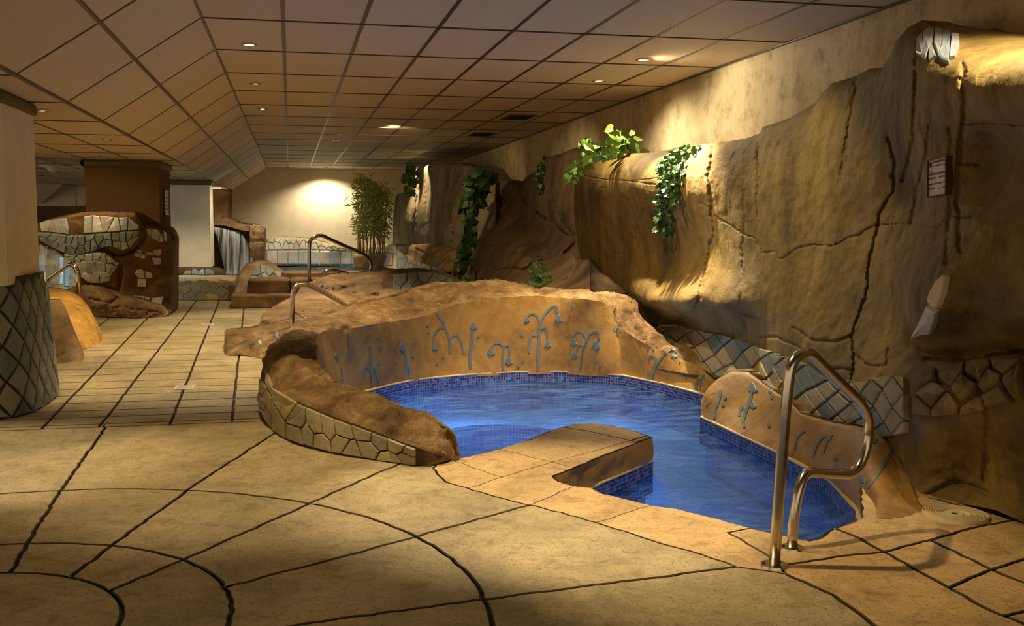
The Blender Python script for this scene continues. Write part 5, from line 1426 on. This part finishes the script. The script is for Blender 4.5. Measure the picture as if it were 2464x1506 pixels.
for pl in ([(1310, 650), (1360, 655), (1358, 715), (1310, 710)], [(1370, 655), (1425, 665), (1440, 700), (1420, 765), (1362, 740)], [(1470, 665), (1495, 690), (1495, 770), (1480, 750)], [(1450, 700), (1465, 770), (1430, 770)],
           [(1230, 840), (1270, 842), (1278, 875), (1240, 860)], [(1215, 870), (1260, 875), (1250, 920), (1205, 900)], [(1268, 885), (1305, 890), (1298, 925), (1262, 915)], [(1320, 865), (1370, 870), (1375, 895), (1320, 890)], [(1380, 845), (1455, 838), (1450, 880), (1430, 905), (1378, 885)],
           [(1370, 915), (1448, 920), (1445, 975), (1385, 980)], [(1235, 1025), (1270, 1018), (1300, 1035), (1298, 1105), (1245, 1098), (1216, 1065)], [(1310, 1035), (1370, 1055), (1375, 1100), (1312, 1105)], [(1248, 1110), (1314, 1112), (1312, 1182), (1245, 1180)],
           [(1200, 1262), (1310, 1275), (1305, 1298), (1200, 1285)], [(1315, 1280), (1358, 1290), (1345, 1318), (1310, 1308)], [(1375, 1290), (1478, 1275), (1455, 1350), (1365, 1325)]):
    inlay('stone', mrb, [KL(*p) for p in pl], .02, M['lightstone'], mr, 7)
bc = thing('brown_column', 'large square brown painted column with olive capping left of centre', 'column', (0, 0, 0))
cxl = aty(203, 450, 15.7).x; cxr = aty(381, 450, 15.7).x
mk('shaft', *box(cxl, cxr, 15.7, 17.1, .6, 2.14), M['brown_paint'], bc)
mk('foot', *box(cxl + .1, aty(413, 700, 15.9).x, 15.75, 16.6, 0, 1.12), M['brown_rock'], bc)
rbox_cap('capping', cxl, cxr, 15.7, 17.1, 2.16, .055, bc, M['olive'])
s2 = thing('wall_sign', 'narrow white sign fixed to the right side of the brown column', 'sign', (cxr, 16.4, 1.6))
mk('board', *box(.004, .02, -.25, .25, -.15, .18), M['sign_white'], s2)
mk('frame', *join(box(.0, .028, -.27, -.25, -.17, .20), box(.0, .028, .25, .27, -.17, .20), box(0, .028, -.27, .27, .18, .20), box(0, .028, -.27, .27, -.17, -.15)), M['sign_frame'], s2)
mk('lettering', *join(*[box(.02, .022, -.18, .15, -.10 + k * .06, -.075 + k * .06) for k in range(4)]), M['sign_ink'], s2)
lr = thing('sandstone_rocks', 'layered reddish boulders at the foot of the mosaic rock beside the path', 'boulder', (0, 0, 0))
relief('rock_face', [(150, 706), (185, 690), (205, 686), (240, 688), (275, 700), (300, 712), (340, 722), (390, 738), (405, 750)], [(150, 760), (200, 765), (300, 768), (380, 768), (405, 762)], [(160, 760, 0, 'z'), (250, 767, 0, 'z'), (380, 767, 0, 'z'), (190, 700, 15.2), (280, 706, 15.2), (390, 742, 15.1), (250, 730, 14.8), (320, 745, 14.75)], M['boulder'], 3, lr, .12, 2.5, 4, .03, [([(215, 722), (240, 728), (265, 732), (285, 722)], 4, .12), ([(230, 750), (300, 742), (380, 755)], 3, .06)], (8, .3), (0, .5, 0), mode='y', seed=63)
p2 = thing('white_pillar', 'plain white pillar with dark capping standing in the back pool, right of the brown column', 'pillar', (0, 0, 0))
a, b = aty(398, 540, 22.6).x, aty(505, 540, 22.6).x
mk('shaft', *box(a, b, 22.6, 23.5, .37, 2.13), M['white_wall'], p2)
rbox_cap('capping', a, b, 22.6, 23.5, 2.15, .06, p2, M['olive'])
# room seen through the gap on the left
lg = thing('left_pool_wall', 'bright mosaic and rock wall of the small blue-lit pool seen under the mosaic rock', 'mosaic wall', (0, 0, 0))
_, lgb = relief('rock_body', [(60, 618), (100, 616), (108, 602), (130, 606), (160, 622), (200, 640)], [(60, 708), (200, 708)], [(60, 620, 18.8), (200, 640, 18.6), (60, 700, 18.4), (200, 700, 18.2), (110, 640, 18.3)], M['boulder'], 4, lg, .06, 1.5, 4, .02, [([(138, 630), (140, 700)], 3, .08)], (6, .2), (0, .6, 0), mode='y', seed=71)
for (x0, x1, y0, y1) in ((70, 74, 621, 658), (75, 92, 621, 659), (93, 107, 621, 660), (143, 152, 625, 690), (154, 166, 640, 695), (72, 80, 661, 672), (81, 90, 661, 672), (92, 99, 661, 672), (100, 107, 661, 672), (72, 84, 674, 690), (86, 98, 674, 690), (100, 108, 674, 690)):
    inlay('tile', lgb, [(x0, y0), (x1, y0), (x1, y1), (x0, y1)], .02, M['bluestone'] if y0 < 660 else M['lightstone'], lg, 8)
wf2 = thing('small_waterfall', 'thin veil of water dripping off the lip of the mosaic rock at far left', 'waterfall', (0, 0, 0))
o = fall((aty(74, 584, 15.0), aty(108, 598, 15.0)), (aty(76, 640, 14.9), aty(110, 645, 14.9)), 12, 0, 0, 0, 'water_sheet', wf2, .012); o['kind'] = 'stuff'
og = thing('wall_ornament', 'small curled metal ornament on the dark wall at the far left', 'ornament', aty(70, 545, 27.5))
mk('curl', *tube([(.10 * math.cos(a * .5) * (1 - a / 26), 0, .16 * math.sin(a * .5) * (1 - a / 26)) for a in range(20)], .012, 8), M['dark_steel'], og, True)

# ================================================================== DARK CLIFFS along the right, further back
dc = thing('dark_cliff', 'dark brown rock cliff in shadow between the grey far cliff and the ochre one', 'rock cliff', (0, 0, 0))
dt = [(1118, 500), (1128, 470), (1150, 445), (1170, 438), (1200, 433), (1255, 438), (1264, 426), (1285, 412), (1300, 385), (1312, 378), (1350, 368), (1380, 355), (1420, 350)]
db = [(1118, 700), (1200, 706), (1300, 712), (1420, 705)]
ctrl = [(1125, 500, 3.55), (1200, 440, 3.7), (1255, 445, 3.85), (1300, 395, 3.85), (1400, 360, 3.9), (1150, 560, 3.3), (1220, 560, 3.45), (1290, 560, 3.8), (1350, 500, 3.75), (1400, 500, 3.85), (1150, 650, 3.05), (1250, 650, 3.2), (1350, 620, 3.6), (1330, 660, 3.35), (1400, 680, 3.3), (1200, 704, 2.9), (1300, 708, 3.0), (1400, 704, 3.1), (1260, 600, 3.4), (1385, 600, 3.7)]
def KD(x, y): return (900 + x / 2.896, 280 + y / 2.896)
CD = [([KD(1030, 460), KD(1040, 560), KD(1100, 650), KD(1200, 720), KD(1290, 780), KD(1360, 830), KD(1400, 870), KD(1330, 950)], 6, .22), ([KD(1190, 400), KD(1220, 540), KD(1280, 680), KD(1340, 760), KD(1400, 830)], 5, .16), ([KD(730, 940), KD(760, 920), KD(870, 905)], 4, .14),
      ([KD(760, 1000), KD(860, 1080), KD(960, 1060), KD(1040, 1070), KD(1200, 980)], 5, .18), ([KD(980, 950), KD(1100, 970), KD(1190, 970)], 4, .14), ([KD(1190, 700), KD(1215, 800), KD(1220, 980)], 5, .16), ([KD(1250, 980), KD(1300, 970), KD(1410, 890)], 5, .14), ([KD(1400, 900), KD(1410, 1080), KD(1340, 1130)], 5, .16), ([KD(850, 460), KD(880, 480), KD(940, 460)], 3, .08), ([KD(1010, 460), KD(1030, 620)], 4, .12)]
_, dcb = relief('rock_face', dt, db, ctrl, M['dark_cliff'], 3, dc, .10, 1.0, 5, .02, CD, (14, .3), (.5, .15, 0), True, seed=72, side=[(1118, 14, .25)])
gc = thing('grey_cliff', 'grey weathered upright rock, lit along its left edge, near the far wall', 'rock cliff', (0, 0, 0))
gt = [(962, 480), (966, 466), (985, 462), (993, 450), (997, 412), (1003, 402), (1030, 398), (1060, 394), (1090, 393), (1130, 397), (1150, 404), (1172, 426), (1190, 434)]
gt = [(945, 520), (950, 480), (955, 468), (975, 464), (988, 458), (996, 430), (1000, 404), (1030, 398), (1060, 394), (1090, 393), (1130, 397), (1150, 404), (1172, 426), (1190, 434)]
gb = [(945, 586), (985, 592), (1050, 586), (1100, 600), (1190, 640)]
ctrl = [(950, 480, 2.80), (985, 470, 2.92), (945, 560, 2.72), (985, 585, 2.86), (1002, 410, 2.92), (1030, 400, 2.98), (1100, 395, 3.3), (1180, 432, 3.6), (1010, 500, 2.88), (1050, 500, 3.0), (1100, 500, 3.15), (1150, 500, 3.35), (1010, 580, 2.86), (1100, 590, 3.1), (1180, 620, 3.3)]
CG = [([KD(290, 360), KD(300, 560), KD(270, 800), KD(275, 860)], 4, .25), ([KD(335, 380), KD(350, 500), KD(345, 620)], 3, .14), ([KD(500, 350), KD(520, 520), KD(525, 680), KD(545, 800), KD(530, 920)], 3, .18), ([KD(570, 560), KD(550, 760), KD(540, 900)], 2.5, .14), ([KD(440, 520), KD(450, 620), KD(435, 880)], 3.5, .2), ([KD(330, 770), KD(400, 740), KD(430, 680)], 2.5, .12), ([KD(620, 360), KD(620, 700)], 3, .12)]
_, gcb = relief('rock_face', gt, gb, ctrl, M['grey_rock'], 3, gc, .10, 1.2, 5, .03, CG, (8, .3), (.6, .5, 0), True, seed=73, side=[(945, 10, .3)])
rb2 = thing('rust_boulder', 'rust coloured jagged boulder below the grey cliff, catching a spot of light', 'boulder', (0, 0, 0))
relief('body', [(940, 586), (980, 590), (1050, 584), (1090, 596), (1120, 612), (1145, 640)], [(940, 592), (975, 615), (990, 628), (1040, 640), (1100, 662), (1145, 690)], [(945, 588, 2.85), (1000, 600, 2.75), (1050, 600, 2.85), (1100, 620, 2.95), (985, 615, 2.8), (1040, 636, 2.66), (1090, 655, 2.7), (1140, 680, 2.8), (1140, 640, 3.1)], M['rim_rock'], 3, rb2, .12, 1.6, 4, .03, [([(1000, 600), (1035, 615), (1045, 600)], 5, .25), ([(1010, 625), (1060, 620), (1080, 640)], 4, .16)], (5, .2), (.4, .4, 0), seed=74)
# smooth domed rocks behind the curved wall
dm = thing('domed_rock', 'smooth pale domed stone behind the crest of the curved wall, under the ochre cliff', 'boulder', (0, 0, 0))
relief('body', [(1368, 706), (1380, 698), (1400, 691), (1425, 693), (1440, 700), (1452, 712)], [(1368, 722), (1452, 722)], [(1370, 710, 11.8), (1410, 694, 12.2), (1450, 712, 11.9), (1410, 720, 11.5)], M['scale'], 3, dm, .01, 2, 3, .003, (), (8, .25), (.1, .4, -.1), mode='y', seed=75)
dm2 = thing('domed_rock', 'large dark smooth rock hump between the ochre cliff and the curved wall', 'boulder', (0, 0, 0))
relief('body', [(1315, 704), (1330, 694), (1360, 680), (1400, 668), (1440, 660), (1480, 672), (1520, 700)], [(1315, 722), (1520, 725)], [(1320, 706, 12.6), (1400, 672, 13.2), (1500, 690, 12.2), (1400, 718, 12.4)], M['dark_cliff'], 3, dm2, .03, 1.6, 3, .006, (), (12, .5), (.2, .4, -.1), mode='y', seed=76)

# ================================================================== PLANTS
def leaf_mesh(name, kind, m):
    if kind == 'ivy': o_ = [(0, 0), (.35, .02), (.55, .3), (.36, .42), (.42, .72), (.15, .7), (0, 1.05), (-.15, .7), (-.42, .72), (-.36, .42), (-.55, .3), (-.35, .02)]
    elif kind == 'heart': o_ = [(0, 0), (.22, -.12), (.48, .05), (.52, .35), (.3, .75), (0, 1.1), (-.3, .75), (-.52, .35), (-.48, .05), (-.22, -.12)]
    else: o_ = [(0, 0), (.07, .15), (.09, .4), (.05, .8), (0, 1.1), (-.05, .8), (-.09, .4), (-.07, .15)]
    V = [(x, y - .0, abs(x) * .35 - y * y * .18) for x, y in o_] + [(0, .45, -.02)]
    n_ = len(o_); F = [(k, (k + 1) % n_, n_) for k in range(n_)]
    me = bpy.data.meshes.new(name); me.from_pydata(V, [], F); me.materials.append(m); return me
LM = {'ivy': leaf_mesh('leaf', 'ivy', M['ivy']), 'heart': leaf_mesh('leaf', 'heart', M['pothos']), 'vine': leaf_mesh('leaf', 'heart', M['ivy'])}
def leafmat(p, s, rnd, face=None, droop=.5):
    # leaf hangs down and faces the room
    n_ = (face or (EYE - p)).normalized(); n_ = (n_ + Vector((rnd.uniform(-.7, .7), rnd.uniform(-.7, .7), rnd.uniform(-.2, .8)))).normalized()
    d = Vector((rnd.uniform(-1, 1), rnd.uniform(-1, 1), rnd.uniform(-1.3, .1 if droop > .4 else 1)))
    y = (d - n_ * d.dot(n_)).normalized(); x = y.cross(n_)
    return Matrix.Translation(p) @ Matrix((x, y, n_)).transposed().to_4x4() @ Matrix.Scale(s, 4)
def plant(name, label, cat, strands, kind, size, per, spread, seed, group=None, stem_r=.004, stuff=False, face=None, droop=.5):
    """strands: world polylines; leaves sit along them"""
    rnd = random.Random(seed); t = thing(name, label, cat, strands[0][0], group); base = Vector(strands[0][0])
    tv = []
    lv, lf = [], []
    for s in strands:
        s = [Vector(q) - base for q in s]; tv.append(tube(bend(s, .03, 3) if len(s) > 2 else s, stem_r, 5))
        for a, b in zip(s, s[1:]):
            n_ = max(1, int((b - a).length / per))
            for k in range(n_):
                p = a.lerp(b, (k + rnd.random()) / n_) + Vector((rnd.uniform(-1, 1), rnd.uniform(-1, 1), rnd.uniform(-1, 1))) * spread
                mt_ = leafmat(p, size * rnd.uniform(.65, 1.2), rnd, (EYE - base) if face is None else face, droop)
                if stuff:
                    me = LM[kind]; n0 = len(lv); lv += [mt_ @ v.co for v in me.vertices]; lf += [tuple(i + n0 for i in q.vertices) for q in me.polygons]
                else:
                    o = bpy.data.objects.new('leaf', LM[kind]); col.objects.link(o); o.parent = t; o.matrix_local = mt_
    mk('stem', *join(*tv), M['stem'], t)
    if stuff:
        o = mk('foliage', lv, lf, LM[kind].materials[0], t); o['kind'] = 'stuff'
    return t
def hang(bvh, pts, off=.05):
    out_ = []
    for p in pts:
        h = cast(bvh, *p)
        if h is None:
            out_.append(out_[-1] + Vector((0, 0, -.05)) if out_ else EYE + ray(*p) * 8); continue
        out_.append(h[0] + (EYE - h[0]).normalized() * off)
    return out_
IV = [[(1650, 352), (1630, 356), (1612, 368), (1600, 400), (1592, 440), (1590, 480), (1588, 520), (1590, 545)], [(1665, 350), (1640, 362), (1622, 390), (1612, 430), (1606, 470), (1612, 520), (1606, 552)], [(1655, 348), (1640, 372), (1630, 410), (1626, 450), (1632, 478)],
      [(1640, 350), (1610, 365), (1605, 395), (1615, 430)], [(1650, 345), (1632, 365), (1620, 385), (1625, 420), (1620, 460)], [(1675, 352), (1650, 356), (1640, 380), (1636, 420)], [(1600, 372), (1596, 400), (1600, 430), (1595, 470)], [(1618, 372), (1612, 400), (1608, 440)], [(1645, 355), (1612, 372), (1592, 392), (1600, 410)], [(1660, 356), (1625, 360), (1602, 378), (1590, 410)]]
plant('hanging_ivy', 'bushy dark green ivy trailing over the top edge of the ochre cliff', 'ivy', [hang(clb, [(x, y + 8) for x, y in s], .06) for s in IV], 'ivy', .062, .014, .04, 1)
def P9(x, y, Y): return aty(x, y, Y)
PT = [[P9(1529, 366, 11.0), P9(1526, 346, 11.0), P9(1505, 344, 10.9), P9(1485, 336, 10.9), P9(1470, 355, 10.7)], [P9(1505, 342, 10.9), P9(1490, 325, 10.9), P9(1478, 316, 10.9)], [P9(1500, 344, 10.9), P9(1485, 350, 10.8), P9(1470, 372, 10.6)],
      [P9(1480, 352, 10.8), P9(1450, 352, 10.7), P9(1420, 350, 10.8), P9(1402, 362, 10.7)], [P9(1470, 362, 10.7), P9(1440, 372, 10.6), P9(1410, 378, 10.6), P9(1400, 388, 10.6)], [P9(1420, 356, 10.8), P9(1400, 350, 10.9), P9(1395, 345, 10.9)],
      [P9(1405, 385, 10.6), P9(1388, 396, 10.8), P9(1378, 412, 10.9), P9(1380, 425, 10.9), P9(1372, 432, 10.9)], [P9(1508, 340, 10.9), P9(1512, 330, 10.9)]]
plant('pothos_plant', 'bright yellow-green pothos sprawling on top of the ochre cliff under the lamp', 'plant', PT, 'heart', .10, .028, .05, 2, droop=.3)
def trail(bvh, pts, off=.08): return hang(bvh, pts, off)
HV = [[(1172, 412), (1160, 430), (1145, 450), (1138, 480), (1135, 520), (1128, 560), (1120, 600), (1115, 640)], [(1180, 415), (1165, 445), (1150, 470), (1140, 500), (1132, 540), (1125, 580)], [(1160, 410), (1150, 425), (1140, 440), (1128, 460), (1125, 490)], [(1185, 430), (1170, 440), (1155, 455), (1146, 480)], [(1150, 420), (1140, 445), (1130, 470)]]
V_ = [[aty(x, y, 17.5) for x, y in s] for s in HV]
plant('hanging_vine', 'long dark hanging vine between the grey cliff and the dark cliff', 'vine', V_, 'vine', .17, .05, .10, 3, 'hanging vines on the dark cliffs', .008)
V_ = [[aty(x, y, 16.8) for x, y in s] for s in ([(1136, 520), (1130, 560), (1122, 600), (1112, 650), (1108, 690)], [(1128, 580), (1118, 620), (1115, 670)], [(1112, 600), (1106, 640), (1104, 690)])]
plant('climbing_vine', 'bright green climbing plant rising at the foot of the long dark vine', 'vine', V_, 'ivy', .11, .028, .06, 4, None, .008, True)
V_ = [[aty(x, y, 13.6) for x, y in s] for s in ([(1302, 382), (1300, 410), (1300, 440), (1299, 474)], [(1306, 384), (1304, 420), (1301, 450)], [(1298, 388), (1297, 420), (1299, 460)])]
plant('hanging_vine', 'slim green tuft of ivy hanging on the pale fold of the dark cliff', 'ivy', V_, 'ivy', .07, .022, .035, 5, 'hanging vines on the dark cliffs')
V_ = [[aty(x, y, 24.0) for x, y in s] for s in ([(986, 390), (982, 410), (988, 430), (990, 455)], [(980, 395), (985, 420), (984, 445), (992, 462)], [(990, 400), (992, 425), (990, 450)])]
plant('cliff_ivy', 'green ivy hanging on the lit left edge of the grey cliff near the far wall', 'ivy', V_, 'ivy', .17, .055, .10, 6)
V_ = [[aty(x, y, 12.6) for x, y in s] for s in ([(1285, 702), (1290, 670), (1286, 640), (1292, 628)], [(1280, 700), (1296, 665), (1302, 640)], [(1300, 702), (1292, 680), (1284, 655)], [(1325, 702), (1322, 670), (1318, 650)], [(1255, 700), (1258, 685), (1254, 675)])]
plant('cliff_foot_plant', 'dark leafy plant growing at the foot of the dark cliff behind the curved wall', 'plant', V_, 'vine', .07, .03, .05, 7, droop=.2)
LM['dark'] = leaf_mesh('leaf', 'heart', M['ivy'])
V_ = [[aty(x, y, 15.2) for x, y in s] for s in ([(1092, 690), (1088, 660), (1092, 625)], [(1100, 690), (1100, 650), (1108, 615)], [(1150, 690), (1152, 660)], [(1118, 690), (1122, 660), (1130, 640)])]
plant('shadow_plant', 'thin dark stalks with sparse leaves in front of the mosaic mound', 'plant', V_, 'vine', .10, .09, .06, 8, None, .012)
# bamboo by the far wall
bam = thing('bamboo', 'tall clump of bamboo standing against the white far wall', 'bamboo', (0, 0, 0))
rnd = random.Random(12)
LB = leaf_mesh('leaf', 'blade', M['bamboo_leaf']); lv, lf = [], []
for k in range(24):
    px = 860 + k * 2.75 + rnd.uniform(-1, 1); yb = 29.2 + rnd.uniform(-.25, .25)
    b0 = aty(px, 602, yb); u = (px - 860) / 66
    toph = {0: 1.5}.get(k, 0) or (1.35 + 1.05 * math.exp(-((u - .35) / .3) ** 2) + .55 * math.exp(-((u - .85) / .2) ** 2) + rnd.uniform(-.25, .1))
    b0.z = .40; top = b0 + Vector((rnd.uniform(-.15, .2), rnd.uniform(-.1, .1), toph * .94))
    mid_ = b0.lerp(top, .6) + Vector((rnd.uniform(-.03, .03), 0, 0))
    mk('stalk', *tube([b0, mid_, top], [.016, .013, .006], 6), M['stalk'], bam, True)
    for q in range(58):
        t = rnd.uniform(.22, 1.04) ** .8; p = (b0.lerp(top, min(t, 1))) + Vector((rnd.gauss(0, .10), rnd.gauss(0, .10), rnd.uniform(-.05, .08)))
        d = Vector((rnd.uniform(-1, 1), rnd.uniform(-1, 1), rnd.uniform(-.8, .5))).normalized(); n_ = Vector((rnd.uniform(-.6, .6), -1, rnd.uniform(-.3, .9))).normalized()
        y_ = (d - n_ * d.dot(n_)).normalized(); x_ = y_.cross(n_)
        mt_ = Matrix.Translation(p) @ Matrix((x_, y_, n_)).transposed().to_4x4() @ Matrix.Scale(rnd.uniform(.13, .22), 4)
        n0 = len(lv); lv += [mt_ @ v.co for v in LB.vertices]; lf += [tuple(i + n0 for i in g_.vertices) for g_ in LB.polygons]
o = mk('foliage', lv, lf, M['bamboo_leaf'], bam); o['kind'] = 'stuff'
pt = thing('bamboo_bed', 'small rock lip the bamboo grows from, on top of the mosaic wall', 'rock', (0, 0, 0))
rough_block('bed', aty(850, 600, 29.4).x, aty(950, 600, 29.4).x, 28.9, 29.9, .0, .42, M['boulder'], pt, 9, .05)
